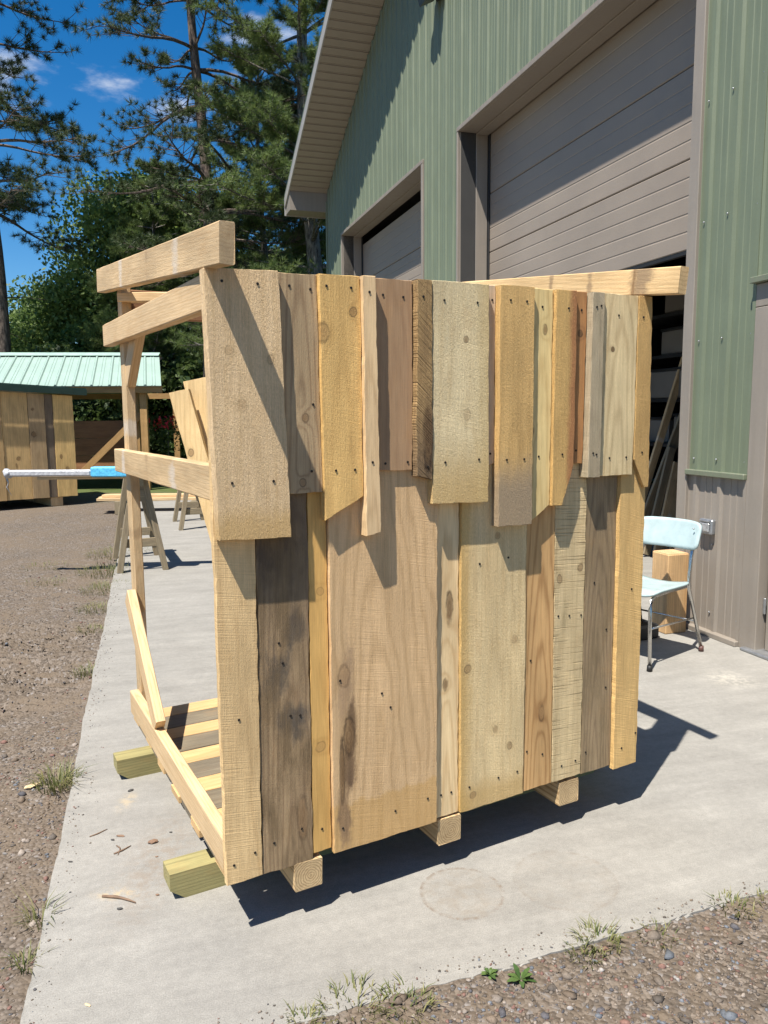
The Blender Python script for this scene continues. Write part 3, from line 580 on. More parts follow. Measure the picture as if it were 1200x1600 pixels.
# --- upper boards, laid over the lower ones
V = {}
V['U1'] = wood('shake_pale_rough', (0.64, 0.465, 0.275), (0.50, 0.32, 0.13), ring=45, contrast=0.25, fuzz=1.0, kerf=0.3, bumpd=0.0034, tone=0.16,
               knots=((-0.05, 0.50, 0.012, 0.012, 0.15), (-0.02, 0.36, 0.014, 0.018, 0.15), (0.062, 0.48, 0.010, 0.013, 0.2)), ends=((0.11, 0.03, (0.58, 0.36, 0.12), 0.6),))
V['U2'] = wood('shake_grey_pine', (0.42, 0.305, 0.195), (0.21, 0.125, 0.065), ring=80, contrast=0.75, pith=(0.0, 0.015), tilt=0.045, warp=0.02, weather=0.25, wcol=(0.26, 0.195, 0.135), fuzz=0.25, knots=((0.012, 0.21, 0.010, 0.012, 0.6), (0.0, 0.03, 0.010, 0.011, 0.5)))
V['U3'] = wood('shake_gold_knot', (0.60, 0.385, 0.145), (0.45, 0.25, 0.075), ring=45, contrast=0.35, fuzz=0.5, kerf=0.4, bumpd=0.0026, knots=((-0.055, 0.52, 0.020, 0.026, 0.35), (0.038, 0.58, 0.011, 0.013, 0.55)))
V['U4'] = wood('shake_strip_pale', (0.60, 0.43, 0.245), (0.43, 0.26, 0.12), ring=110, contrast=0.55, fuzz=0.15, kerf=0.05, bumpd=0.0012)
V['U5'] = wood('shake_tan_smooth', (0.36, 0.228, 0.14), (0.25, 0.14, 0.075), ring=90, contrast=0.4, fuzz=0.15, kerf=0.1, bumpd=0.0012, tone=0.12)
V['U6'] = wood('shake_dark_bark', (0.38, 0.245, 0.12), (0.15, 0.085, 0.04), ring=60, contrast=0.5, fuzz=0.6, kerf=1.6, kfreq=260, kskew=0.9, bumpd=0.005, kmark=0.5, knots=((0.012, 0.13, 0.016, 0.10, 0.95),), ends=((0.26, 0.02, (0.20, 0.135, 0.08), 0.7),))
V['U7'] = wood('shake_cream_wide', (0.67, 0.535, 0.325), (0.53, 0.37, 0.175), ring=50, contrast=0.3, fuzz=0.9, kerf=0.5, bumpd=0.0034, knots=((0.015, 0.50, 0.009, 0.010, 0.6), (0.02, 0.275, 0.014, 0.018, 0.15)),
               ends=((0.24, 0.02, (0.58, 0.37, 0.13), 0.7),), streaks=((0.02, 0.11, (0.60, 0.42, 0.17), 0.6),))
V['U8'] = wood('shake_narrow_greypink', (0.46, 0.345, 0.235), (0.35, 0.24, 0.15), ring=80, contrast=0.3, fuzz=0.2, kerf=0.3, bumpd=0.0014)
V['U9'] = wood('shake_ochre_grey_end', (0.57, 0.365, 0.145), (0.42, 0.24, 0.08), ring=45, contrast=0.3, fuzz=0.9, kerf=0.3, bumpd=0.0034, ends=((0.26, 0.10, (0.345, 0.262, 0.172), 0.9),))
V['U10'] = wood('shake_cream_knots', (0.62, 0.475, 0.225), (0.49, 0.32, 0.115), ring=75, contrast=0.55, pith=(0.0, 0.02), tilt=0.05, warp=0.02, fuzz=0.12, kerf=0.05, bumpd=0.0012, knots=((0.012, 0.625, 0.009, 0.016, 0.7), (-0.036, 0.30, 0.008, 0.012, 0.8)))
V['U11'] = wood('shake_red_edge', (0.58, 0.37, 0.14), (0.43, 0.25, 0.08), ring=45, contrast=0.3, fuzz=0.9, kerf=0.7, bumpd=0.0034, streaks=((0.004, 0.034, (0.36, 0.13, 0.055), 0.75),))
V['U12'] = wood('shake_red_brown', (0.40, 0.20, 0.085), (0.22, 0.095, 0.04), ring=70, contrast=0.5, fuzz=0.25, weather=0.2, wcol=(0.22, 0.125, 0.07), kerf=0.2, knots=((0.0, 0.435, 0.010, 0.011, 0.9),))
V['U13'] = wood('shake_narrow_grey', (0.44, 0.36, 0.265), (0.27, 0.20, 0.13), ring=90, contrast=0.4, weather=0.4, wcol=(0.285, 0.245, 0.19), fuzz=0.4, kerf=0.7, kskew=0.8, bumpd=0.0024)
V['U14'] = wood('shake_cathedral', (0.60, 0.475, 0.275), (0.43, 0.295, 0.145), ring=42, contrast=0.75, pith=(0.0, 0.008), tilt=0.10, warp=0.05, fuzz=0.5, kerf=0.1, bumpd=0.0026, knots=((-0.030, 0.435, 0.007, 0.008, 0.9),), weather=0.05, wcol=(0.42, 0.39, 0.32))
V['U15'] = wood('shake_ochre_end', (0.52, 0.33, 0.13), (0.39, 0.22, 0.07), ring=45, contrast=0.3, fuzz=1.0, kerf=0.3, bumpd=0.0034)
upp = [('U1', 0.041, [(0.001, 1.175), (0.203, 1.168), (0.182, TOP+0.002), (-0.016, TOP-0.006)], [(0.03, 1.84), (0.125, 1.84), (0.04, 1.325), (0.155, 1.325)], 'broad pale rough board with brown lower end'),
       ('U2', 0.018, [(0.206, 1.285), (0.309, 1.284), (0.302, TOP+0.005), (0.190, TOP+0.003)], [(0.222, 1.845), (0.283, 1.84), (0.285, 1.53), (0.277, 1.345)], 'grey pine board set back'),
       ('U3', 0.032, [(0.311, 1.205), (0.432, 1.268), (0.427, TOP+0.008), (0.303, TOP+0.006)], [(0.325, 1.85), (0.40, 1.85), (0.345, 1.345), (0.405, 1.345)], 'golden board with big knot and slanted end'),
       ('U4', 0.046, [(0.434, 1.152), (0.480, 1.160), (0.470, TOP+0.010), (0.430, TOP+0.009)], [(0.45, 1.84), (0.455, 1.365)], 'narrow square strip hanging lowest'),
       ('U5', 0.018, [(0.484, 1.338), (0.604, 1.335), (0.606, TOP+0.012), (0.476, TOP+0.010)], [(0.508, 1.84), (0.575, 1.838), (0.512, 1.358), (0.588, 1.36)], 'smooth tan board set back'),
       ('U6', 0.040, [(0.608, 1.318), (0.662, 1.304), (0.660, TOP+0.014), (0.610, TOP+0.014)], [(0.63, 1.84), (0.645, 1.345)], 'dark rough narrow board'),
       ('U7', 0.036, [(0.665, 1.231), (0.873, 1.224), (0.868, TOP+0.018), (0.664, TOP+0.015)], [(0.705, 1.835), (0.825, 1.835), (0.71, 1.355), (0.835, 1.36)], 'broad cream board with fuzzy saw texture'),
       ('U8', 0.016, [(0.876, 1.332), (0.908, 1.345), (0.907, TOP+0.020), (0.872, TOP+0.019)], [(0.895, 1.85), (0.893, 1.375)], 'narrow grey pink board set back'),
       ('U9', 0.040, [(0.911, 1.142), (1.046, 1.141), (1.043, TOP+0.021), (0.910, TOP+0.019)], [(0.948, 1.85), (1.012, 1.85), (0.94, 1.355), (1.01, 1.355)], 'ochre board with grey lower end'),
       ('U10', 0.022, [(1.051, 1.145), (1.133, 1.196), (1.134, TOP+0.022), (1.047, TOP+0.022)], [(1.09, 1.84), (1.085, 1.36)], 'cream board with two dark knots and slanted end'),
       ('U11', 0.034, [(1.137, 1.195), (1.180, 1.193), (1.226, 1.326), (1.225, TOP+0.024), (1.138, TOP+0.022)], [(1.19, 1.84), (1.175, 1.365)], 'ochre board with red right edge'),
       ('U12', 0.018, [(1.229, 1.331), (1.280, 1.329), (1.284, TOP+0.025), (1.230, TOP+0.024)], [(1.26, 1.84), (1.25, 1.375)], 'red brown board set back'),
       ('U13', 0.042, [(1.284, 1.283), (1.340, 1.281), (1.340, TOP+0.024), (1.289, TOP+0.023)], [(1.305, 1.85), (1.325, 1.855), (1.305, 1.365), (1.32, 1.36)], 'narrow grey barn strip'),
       ('U14', 0.028, [(1.345, 1.284), (1.508, 1.281), (1.510, TOP+0.026), (1.344, TOP+0.025)], [(1.42, 1.83), (1.395, 1.345), (1.475, 1.345)], 'cream board with arched grain'),
       ('U15', 0.030, [(1.567, 1.235), (1.588, 1.234), (1.576, TOP+0.027), (1.513, TOP+0.027), (1.513, 1.336)], [(1.535, 1.83), (1.55, 1.36)], 'ochre end board with slanted corner')]
for i, (k, th, poly, sc, lab) in enumerate(upp):
    o = board('upper_board', poly, -th, th-0.0015 if th > 0.03 else 0.0165, V[k], SH, i+31, 0.005 if k in ('U6',) else 0.002, lab + ' in the upper row')
    if k in ('U4', 'U13', 'U9', 'U7', 'U1'): pass
    screws(o, sc)
# --- framing
FR = M['frame']; FW = M['frame_worn']
for v0 in (0.322, 1.235):                                                    # skids of treated 4x4 with bevelled ends
    bm = bmesh.new(); prism(bm, [(-0.10, 0.035), (-0.055, 0.0), (1.66, 0.0), (1.70, 0.035), (1.70, 0.089), (-0.10, 0.089)], 1, -0.0445, 0.0445)
    me = bm_mesh(bm, 'skid'); me.transform(Matrix.Rotation(R(-90), 4, 'Y')); 
    o = obj('skid', me, M['treated'], SH, (0, v0, 0), (0, R(90), 0)); o['label'] = 'green treated timber skid'
for u0 in (0.25, 0.755, 1.275): beam('floor_joist', (u0, 0.004, 0.1345), (u0, 1.435, 0.1345), 0.09, 0.0885, M['joist'], SH)
y = 0.035; i = 0
while y < 1.34:
    w = 0.105 if i % 2 == 0 else 0.132
    beam('deck_board', (0.006 + random.uniform(-0.012, 0.006), y+w/2, 0.1925), (1.59, y+w/2, 0.1925), w, 0.026, M['deck_new'] if i % 2 == 0 else M['deck_old'], SH, (0, 1, 0), 0.002); y += w + 0.006; i += 1
for sgn, ua in ((1, 0.019), (-1, 1.574)):
    beam('base_plate', (ua, 0.027, 0.2575), (ua, 1.395, 0.2575), 0.038, 0.100, FR, SH)
    beam('middle_rail', (ua, 0.027, 1.322), (ua, 1.475, 1.316), 0.038, 0.096, FW, SH)
    beam('top_plate', (ua, 0.027, 1.822), (ua, 1.60, 1.851), 0.038, 0.092, FR, SH)
    iu = ua + sgn*0.064
    iu = ua + sgn*0.0385
    beam('corner_post', (iu, 1.395, 0.206), (iu, 1.395, 2.035), 0.038, 0.089, FW, SH)
    beam('corner_post', (iu, 0.0705, 0.206), (iu, 0.0705, 1.86), 0.038, 0.089, FR, SH)
    beam('knee_brace', (iu, 1.36, 1.655), (iu, 1.13, 1.845), 0.036, 0.085, FR, SH)
beam('rafter', (0.004, -0.178, 1.904), (0.004, 1.60, 2.084), 0.038, 0.098, FW, SH)
beam('rafter', (1.553, -0.180, 1.933), (1.553, 1.62, 2.131), 0.038, 0.088, wood('reused_rafter', (0.60, 0.42, 0.22), (0.40, 0.23, 0.09), ring=70, contrast=0.5, fuzz=0.3, weather=0.12, wcol=(0.62, 0.52, 0.40), knots=((0.0, 0.2, 0.03, 0.008, 0.7),), blots=((0.0, 0.16, 0.05, 0.05, (0.17, 0.12, 0.08), 0.7), (0.0, 0.42, 0.05, 0.02, (0.2, 0.13, 0.08), 0.6), (0.0, 0.64, 0.05, 0.015, (0.2, 0.13, 0.08), 0.6))), SH, label='knotty reused rafter')
beam('diagonal_brace', (0.019, 0.905, 0.315), (0.019, 1.372, 0.735), 0.037, 0.089, FR, SH)
beam('rear_header', (0.065, 1.460, 1.975), (1.62, 1.460, 1.975), 0.038, 0.115, M['plywood'], SH, (0, 1, 0))
beam('corner_tie', (0.05, 1.36, 1.985), (0.42, 0.93, 1.955), 0.086, 0.036, FR, SH)
beam('wall_nailer', (0.045, 0.045, 1.322), (1.55, 0.045, 1.322), 0.036, 0.088, FR, SH, (0, 1, 0))
beam('wall_nailer', (0.045, 0.045, 1.812), (1.55, 0.045, 1.812), 0.036, 0.088, FR, SH, (0, 1, 0))
beam('wall_nailer', (0.045, 0.045, 0.2575), (1.55, 0.045, 0.2575), 0.036, 0.098, FR, SH, (0, 1, 0))

# two planks leaning behind the shed, their upper ends cut level
for i, (pl, yy, th, lab) in enumerate((([(-0.72, 0.0), (-0.51, 0.0), (-0.925, 1.735), (-1.128, 1.695)], 4.34, 0.05, 'wide fresh sawn plank leaning behind the shed, the taller of two'),
                                       ([(-0.775, 0.0), (-0.66, 0.0), (-1.075, 1.652), (-1.182, 1.630)], 4.24, 0.05, 'narrower fresh sawn plank leaning behind the shed, the shorter of two'))):
    o = board('leaning_plank', pl, yy, th, wood('plank_fresh_%d' % i, (0.62, 0.45, 0.235), (0.47, 0.30, 0.12), ring=45, contrast=0.35, fuzz=0.4, kerf=0.3, knots=((-0.15, 1.3, 0.015, 0.02, 0.6),)), None, i+90, 0.002, None, R(-2))
    tag(o, lab, 'plank', 'planks leaning behind the shed')

# ------------------------------------------------------------------ chair by the building
M['aqua'] = plain('aqua_plastic', (0.355, 0.445, 0.445), 0.42, 0.0, 0.10, 14.0, 0.0004, 140.0)
M['chrome'] = plain('worn_chrome', (0.55, 0.54, 0.52), 0.22, 1.0, 0.12, 30.0)
FRt, RRt = Vector((1.545, 4.345, 0)), Vector((2.0, 4.72, 0))
cf = (FRt - RRt).normalized(); csd = Vector((-cf.y, cf.x, 0)) * -1.0          # forward, towards the other side
CH = thing('school_chair', 'pale aqua plastic school chair with chrome legs beside the garage opening', 'chair', tuple((FRt+RRt)/2), 0)
o_ = (FRt+RRt)/2
def cp(f, s, z): return cf*f + csd*s + Vector((0, 0, z))                     # metres forward, sideways, up from the chair's near side
def leg(name, pts, r=0.011):
    bm = bmesh.new(); tube(bm, [cp(*p) for p in pts], r, 10); obj(name, bm_mesh(bm, name, True), M['chrome'], CH)
for s, q in ((0.0, 0.03), (0.42, 0.39)):
    leg('front_leg', [(0.295, s, 0.02), (0.262, q, 0.36), (0.25, q, 0.405), (0.22, q, 0.43), (0.10, q, 0.437), (-0.13, q, 0.437)])
    leg('rear_leg', [(-0.295, s, 0.02), (-0.17, q, 0.42), (-0.165, q, 0.50), (-0.20, q+(0.01 if s == 0 else -0.01), 0.62), (-0.235, q, 0.79)])
    for f in (0.295, -0.295):
        bm = bmesh.new(); tube(bm, [cp(f, s, 0.0), cp(f, s, 0.035)], [0.017, 0.0145], 10)
        obj('foot_cap', bm_mesh(bm, 'foot_cap', True), M['rubber'] if f > 0 else plain('foot_cap_brown', (0.11, 0.05, 0.04), 0.5), CH)
leg('stretcher', [(-0.245, 0.012, 0.20), (-0.245, 0.41, 0.20)], 0.006); leg('stretcher', [(0.27, 0.03, 0.24), (-0.235, 0.03, 0.22)], 0.006)
def shell(name, fn, nu, nv, th, rad):
    """rounded-corner curved shell with thickness; fn(a, b) gives the centre surface"""
    bm = bmesh.new(); g = []
    for i in range(nu+1):
        row = []
        for j in range(nv+1):
            a = i/nu*2-1; b = j/nv*2-1
            m = (abs(a)**rad + abs(b)**rad)**(1/rad); k = max(abs(a), abs(b))/m if m > 0 else 1
            row.append(bm.verts.new(fn(a*k, b*k)))
        g.append(row)
    for i in range(nu):
        for j in range(nv): bm.faces.new((g[i][j], g[i+1][j], g[i+1][j+1], g[i][j+1]))
    bm.normal_update(); bmesh.ops.solidify(bm, geom=bm.faces[:], thickness=th)
    return bm_mesh(bm, name, True)
obj('seat', shell('seat', lambda a, b: cp(0.055 + 0.215*a, 0.21 + 0.215*b, 0.455 - 0.022*(1-b*b)*(1-0.4*a) - 0.035*max(0, a-0.6)**2*4 + 0.02*max(0, -a-0.6)), 14, 14, 0.012, 7), M['aqua'], CH)
obj('backrest', shell('backrest', lambda a, b: cp(-0.215 - 0.03*a - 0.055*(1-b*b) + 0.03, 0.21 + 0.222*b, 0.745 + 0.088*a), 10, 16, 0.013, 6), M['aqua'], CH)
for s in (0.03, 0.39):
    for z in (0.70, 0.79):
        obj('rivet', scr_me, M['greymetal'], CH, cp(-0.195, s, z))

# timber offcut and black case behind the chair
TB = thing('timber_offcut', 'short upright squared timber offcut standing behind the aqua chair', 'timber', (1.965, 5.20, 0), R(17.5))
ob = wood('offcut_wood', (0.46, 0.30, 0.155), (0.28, 0.16, 0.075), ring=60, contrast=0.5, weather=0.12, wcol=(0.33, 0.25, 0.17), fuzz=0.4, kerf=0.4, streaks=((0.02, 0.10, (0.42, 0.21, 0.07), 0.5),))
obj('timber_body', box_mesh('timber_body', -0.085, 0.085, -0.085, 0.085, 0, 0.55, 0.006), ob, TB)
obj('end_grain', box_mesh('end_grain', -0.079, 0.079, -0.079, 0.079, 0.5505, 0.553, 0.0), wood('offcut_end', (0.58, 0.36, 0.2), (0.40, 0.2, 0.1), ring=70, contrast=0.6, pith=(0.02, 0.03), tilt=0.0), TB)
KS = thing('tool_case', 'small black tool case on the slab behind the aqua chair', 'case', (1.66, 5.02, 0), R(25))
obj('case_body', box_mesh('case_body', -0.16, 0.16, -0.09, 0.09, 0.0, 0.10, 0.015), M['lampblack'], KS)
bm = bmesh.new(); tube(bm, [(-0.06, 0, 0.10), (-0.055, 0, 0.14), (0.055, 0, 0.14), (0.06, 0, 0.10)], 0.009, 6); obj('handle', bm_mesh(bm, 'handle'), M['lampblack'], KS)

# ------------------------------------------------------------------ things inside the garage
def bl_thing(name, label, cat, k, s, z=0.0, rz=0.0, group=None): return thing(name, label, cat, tuple(bl_pt(k, s, z)), R(17.5)+rz, group)
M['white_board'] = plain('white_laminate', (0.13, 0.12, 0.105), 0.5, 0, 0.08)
RK = bl_thing('storage_rack', 'dark storage rack inside the open garage door', 'rack', 2.3, 3.1)
for s in (-1.25, 1.25):
    for k in (-0.3, 0.3): obj('upright', box_mesh('up', k-0.03, k+0.03, s-0.03, s+0.03, 0, 3.0), M['lampblack'], RK)
for z in (0.55, 1.12, 1.62, 2.10, 2.55): obj('shelf', box_mesh('shelf', -0.33, 0.33, -1.3, 1.3, z, z+0.035), M['lampblack'], RK)
for i, (z, h, s) in enumerate(((0.59, 0.33, -0.5), (1.16, 0.30, -0.55), (1.66, 0.30, 0.1), (2.14, 0.26, -0.3), (2.59, 0.22, -0.35), (1.16, 0.26, 0.75))):
    o = bl_thing('storage_bin', ['white bin on the lowest rack shelf', 'white bin on the second rack shelf, nearer the doorway', 'white bin on the middle rack shelf', 'white bin on the fourth rack shelf', 'white bin on the top rack shelf', 'white bin on the second rack shelf, farther inside'][i], 'bin', 2.3 + random.uniform(-0.05, 0.05), 3.1+s, z+0.001, random.uniform(-0.12, 0.12), 'white bins on the garage rack')
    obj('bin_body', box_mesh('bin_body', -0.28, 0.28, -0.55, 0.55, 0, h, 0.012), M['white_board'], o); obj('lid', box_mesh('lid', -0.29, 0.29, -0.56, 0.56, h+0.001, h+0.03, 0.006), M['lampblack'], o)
def at(px, py, Y):
    d = cR*((px-600)/1202) - cU*((py-800)/1202) + cF; return Vector((0, 0, CAM_H)) + d*(Y/d.y)
for i, (pa, pb, Y0, Y1, w, lab) in enumerate((((1000, 790), (1070, 560), 8.3, 8.5, 0.09, 'longest round edged board leaning inside the garage opening'), ((985, 870), (1072, 640), 8.1, 8.3, 0.12, 'brown board leaning lower inside the garage opening'),
        ((1000, 905), (1050, 700), 7.9, 8.2, 0.09, 'narrow board standing inside the garage opening, left of two'), ((1022, 905), (1062, 725), 7.9, 8.2, 0.18, 'broad pale board standing inside the garage opening, right of two'), ((1040, 905), (1076, 740), 7.8, 8.0, 0.06, 'thin dark strip nearest the door trim inside the garage'))):
    p, q = at(pa[0], pa[1], Y0), at(pb[0], pb[1], Y1); d = (q-p); p = p - d*((p.z-0.02)/d.z) if p.z > 0.02 else p + d*((0.02-p.z)/d.z)
    o = beam('stored_board', p, q, w, 0.03, M['frame_worn'] if i in (0, 3) else M['grey_old'], None, (0.9, 0.4, 0)); tag(o, lab, 'board', 'boards leaning inside the garage')

# ------------------------------------------------------------------ sawhorses and what lies on them
def sawhorse(label, loc, rz, h, ln, sp, mats, steps=True):
    t = thing('sawhorse', label, 'sawhorse', loc, rz, 'sawhorses along the slab')
    beam('top_beam', (0, -0.05, h-0.045), (0, ln+0.05, h-0.045), 0.085, 0.09, mats, t, (1, 0, 0))
    for yy in (0.04, ln-0.04):
        for sx in (-1, 1): beam('leg', (sx*sp, yy+(0.05 if yy > 0.5 else -0.05), 0.0), (sx*0.052, yy, h-0.02), 0.055, 0.085, mats, t, (1, 0, 0))
        if steps: beam('cross_tie', (-sp*0.70, yy-0.03, h*0.30), (sp*0.70, yy-0.03, h*0.30), 0.085, 0.02, mats, t, (0, 0, 1))
        beam('gusset', (-sp*0.32, yy-0.03, h*0.80), (sp*0.32, yy-0.03, h*0.80), 0.12, 0.018, mats, t, (0, 0, 1))
    return t
sawhorse('weathered grey sawhorse nearest the shed, carrying the wrapped bar', (-2.37, 7.42, 0), R(22), 0.93, 0.85, 0.215, M['grey_old'])
sawhorse('second grey sawhorse, farther down the slab behind the planks', (-2.52, 10.2, 0), R(20), 0.80, 0.9, 0.20, M['grey_old'])
WB = thing('wrapped_bar', 'long bar wrapped in grey plastic with bright blue sleeve lying on the sawhorse', 'bar', (-3.62, 7.30, 0.945), 0)
M['wrap'] = plain('grey_wrap', (0.42, 0.42, 0.43), 0.35, 0.0, 0.22, 40.0, 0.006, 35.0); M['blue'] = plain('blue_foam', (0.10, 0.47, 0.74), 0.6, 0.0, 0.3, 45.0, 0.002, 60.0)
obj('grey_wrap', box_mesh('grey_wrap', 0.06, 0.85, -0.035, 0.035, 0.0, 0.062, 0.014), M['wrap'], WB); obj('blue_sleeve', box_mesh('blue_sleeve', 0.85, 1.45, -0.05, 0.05, -0.008, 0.088, 0.012), M['blue'], WB)
bm = bmesh.new(); bmesh.ops.create_icosphere(bm, subdivisions=2, radius=0.05)
for v in bm.verts: v.co = Vector((v.co.x*0.8, v.co.y, v.co.z*0.95))*(1 + 0.6*mnoise.noise(v.co*55)); v.co.z += 0.028; v.co.x += 0.05
tube(bm, [(0.03, 0, 0.0), (0.045, 0.01, -0.06), (0.03, 0, -0.10), (0.07, 0.0, -0.18)], [0.012, 0.006, 0.004, 0.002], 5); obj('bunched_end', bm_mesh(bm, 'bunched_end', True), M['wrap'], WB)
o = beam('loose_board', (-3.30, 7.36, 0.925), (-1.95, 7.48, 0.925), 0.14, 0.026, FW, None, (0, 1, 0)); tag(o, 'loose board on the sawhorse beneath the wrapped bar', 'board')
for i, (yy, zz, x0, x1) in enumerate(((12.2, 0.20, -4.55, -2.7), (12.42, 0.20, -4.6, -2.6), (12.3, 0.245, -4.5, -2.75))):
    o = beam('piled_plank', (x0, yy, zz), (x1, yy+0.05, zz), 0.2, 0.042, FW, None, (0, 1, 0))
    tag(o, ['front plank of the low pile at the end of the slab', 'rear plank of the low pile at the end of the slab', 'topmost plank of the low pile at the end of the slab'][i], 'plank', 'planks piled at the end of the slab')
for i, x in enumerate((-4.2, -3.0)):
    o = box('pile_block', x-0.05, x+0.05, 12.05, 12.55, -0.03, 0.178, M['grey_old'], None, 0.004); tag(o, ['left', 'right'][i] + ' timber block under the low plank pile', 'block', 'blocks under the plank pile')

# ------------------------------------------------------------------ second shed and pavilion in the distance
S2 = thing('finished_shed', 'finished board shed with dark green roof edge at the left edge', 'shed', (-5.42, 13.55, 0), R(42))
cols2 = [((0.50, 0.345, 0.16), (0.35, 0.20, 0.08)), ((0.54, 0.37, 0.165), (0.38, 0.22, 0.08)), ((0.47, 0.315, 0.15), (0.32, 0.19, 0.08)), ((0.52, 0.355, 0.165), (0.36, 0.21, 0.085)), ((0.41, 0.29, 0.175), (0.26, 0.165, 0.09)), ((0.17, 0.13, 0.10), (0.09, 0.065, 0.05)), ((0.58, 0.40, 0.17), (0.42, 0.24, 0.08))]
x = 0.0
for i, w in enumerate((0.34, 0.14, 0.27, 0.42, 0.30, 0.38, 0.30)):
    c = cols2[6-i]
    m = wood('far_board_%d' % i, c[0], c[1], ring=40, contrast=0.4, fuzz=0.3, kerf=0.2, knots=tuple((random.uniform(-0.3, 0.3)*w, random.uniform(0.2, 1.6), random.uniform(0.015, 0.04), random.uniform(0.02, 0.05), 0.7) for _ in range(2)) if w > 0.2 else (), tone=0.3)
    o = board('wall_board', [(-x-w+0.006, 0.13), (-x, 0.125), (-x, 1.87+0.05*x), (-x-w+0.006, 1.87+0.05*(x+w))], 0.0 if i % 2 else -0.012, 0.03, m, S2, i+70, 0.004); x += w
M['darkgreen'] = plain('dark_green_steel', (0.018, 0.045, 0.036), 0.4)
beam('roof_edge', (0.22, -0.10, 1.93), (-2.4, -0.10, 2.06), 0.03, 0.11, M['darkgreen'], S2, (0, 1, 0)); 
bm = bmesh.new(); prism(bm, [(0.22, 1.975), (-2.4, 2.105), (-2.4, 2.13), (0.22, 2.0)], 1, -0.08, 1.9); obj('roof_sheet', bm_mesh(bm, 'roof_sheet'), M['darkgreen'], S2)
obj('shed_core', box_mesh('core', -2.14, -0.05, 0.05, 1.75, 0.13, 1.72), M['inner'], S2)
for xx in (-0.35, -1.75): obj('skid', box_mesh('skid', xx-0.1, xx+0.1, 0.02, 1.8, -0.03, 0.125, 0.004), M['frame_worn'], S2)

PV = thing('open_pavilion', 'open timber pavilion with mint green metal roof behind the sheds', 'pavilion', (-4.55, 16.0, 0), R(6))
M['mint'] = plain('mint_steel', (0.305, 0.405, 0.345), 0.42, 0.0, 0.06, 2.0); M['mint_cap'] = plain('mint_ridge', (0.33, 0.46, 0.375), 0.4)
M['pav'] = wood('pavilion_timber', (0.36, 0.22, 0.10), (0.24, 0.13, 0.055), ring=40, contrast=0.4, fuzz=0.3)
run, rise = 2.3, 0.80; sa = math.atan2(rise, run); sl_ = math.hypot(run, rise); shear = -0.42
def roof_panel(w):
    pr = [(0, 0), (0.02, 0.028), (0.045, 0.028), (0.065, 0)]
    for q in (0.24, 0.41): pr += [(q*w+0.06, 0), (q*w+0.07, 0.008), (q*w+0.09, 0.008), (q*w+0.10, 0)]
    pr += [(w, 0), (w, -0.012), (0, -0.012)]
    bm = bmesh.new(); prism(bm, pr, 1, 0, sl_)
    for v in bm.verts: v.co.x += v.co.y/sl_*shear
    return bm_mesh(bm, 'roof_panel')
pm = roof_panel(0.352)
for i in range(20): obj('roof_panel', pm, M['mint'], PV, (-0.355*(i+1), 0, 2.13), (sa, 0, 0))
bm = bmesh.new(); prism(bm, [(run-0.22, 2.13+rise-0.035), (run, 2.13+rise+0.05), (run+0.2, 2.13+rise-0.03), (run, 2.13+rise-0.0)], 0, -7.5, shear+0.02); obj('ridge_cap', bm_mesh(bm, 'ridge_cap'), M['mint_cap'], PV)
bm = bmesh.new(); prism(bm, [(run, 2.12+rise), (2*run, 2.12), (2*run, 2.10), (run, 2.10+rise)], 0, -7.5, shear-0.75); obj('rear_roof', bm_mesh(bm, 'rear_roof'), M['mint'], PV)
beam('eave_beam', (0.0, 0.08, 2.055), (-7.1, 0.08, 2.055), 0.05, 0.13, M['pav'], PV, (0, 1, 0)); beam('rear_beam', (-0.4, 2*run-0.1, 2.03), (-7.5, 2*run-0.1, 2.03), 0.05, 0.14, M['pav'], PV, (0, 1, 0))
for xx in (-0.42, -3.6, -7.0):
    for yy in (0.25, 4.4): beam('post', (xx, yy, -0.03), (xx, yy, 1.99), 0.14, 0.14, M['pav'], PV)
beam('post', (-0.62, 0.45, -0.03), (-0.62, 0.45, 2.0), 0.12, 0.1, M['pav'], PV)
beam('diagonal_brace', (-1.75, 0.32, 0.35), (-0.50, 0.32, 1.55), 0.04, 0.13, M['pav'], PV, (0, 1, 0))
for i in range(3): beam('low_wall_board', (-0.55, 0.62, 0.50+0.37*i), (-3.6, 0.62, 0.50+0.37*i), 0.02, 0.365, M['plywood'], PV, (0, 1, 0))
beam('low_wall_sill', (-0.55, 0.60, 0.28), (-3.6, 0.60, 0.28), 0.05, 0.11, M['pav'], PV, (0, 1, 0))

# ------------------------------------------------------------------ vegetation
def leaf_mat(name, a, b, trans=0.3, rough=0.55):
    t = NT(name); c = t.attr('tint'); v = t.xyz(c)[0]
    col = t.mix(v, a, b)
    p = t.n('ShaderNodeBsdfPrincipled'); t.put(p.inputs['Base Color'], col); p.inputs['Roughness'].default_value = rough; p.inputs['Specular IOR Level'].default_value = 0.35
    tr = t.n('ShaderNodeBsdfTranslucent'); t.put(tr.inputs['Color'], t.scalecol(col, 1.15))
    mx = t.n('ShaderNodeMixShader'); mx.inputs[0].default_value = trans
    t.t.links.new(p.outputs[0], mx.inputs[1]); t.t.links.new(tr.outputs[0], mx.inputs[2]); t.t.links.new(mx.outputs[0], t.out.inputs['Surface'])
    return t.mat
def bark_mat(name, a, b):
    t = NT(name); co = t.objco(); X, Y, Z = t.xyz(co)
    n = t.noise(t.vec(t.mul(X, 22.0), t.mul(Y, 22.0), t.mul(Z, 5.0)), 1.0, 5.0, 0.65)
    return t.pbsdf(t.mix(t.smooth(n, 0.35, 0.65), a, b), 0.9, 0.0, t.bump(n, 0.03), 0.2)
M['bark_red'] = bark_mat('bark_red_pine', (0.055, 0.042, 0.035), (0.19, 0.145, 0.115))
M['bark_grey'] = bark_mat('bark_grey', (0.06, 0.055, 0.048), (0.24, 0.22, 0.19))
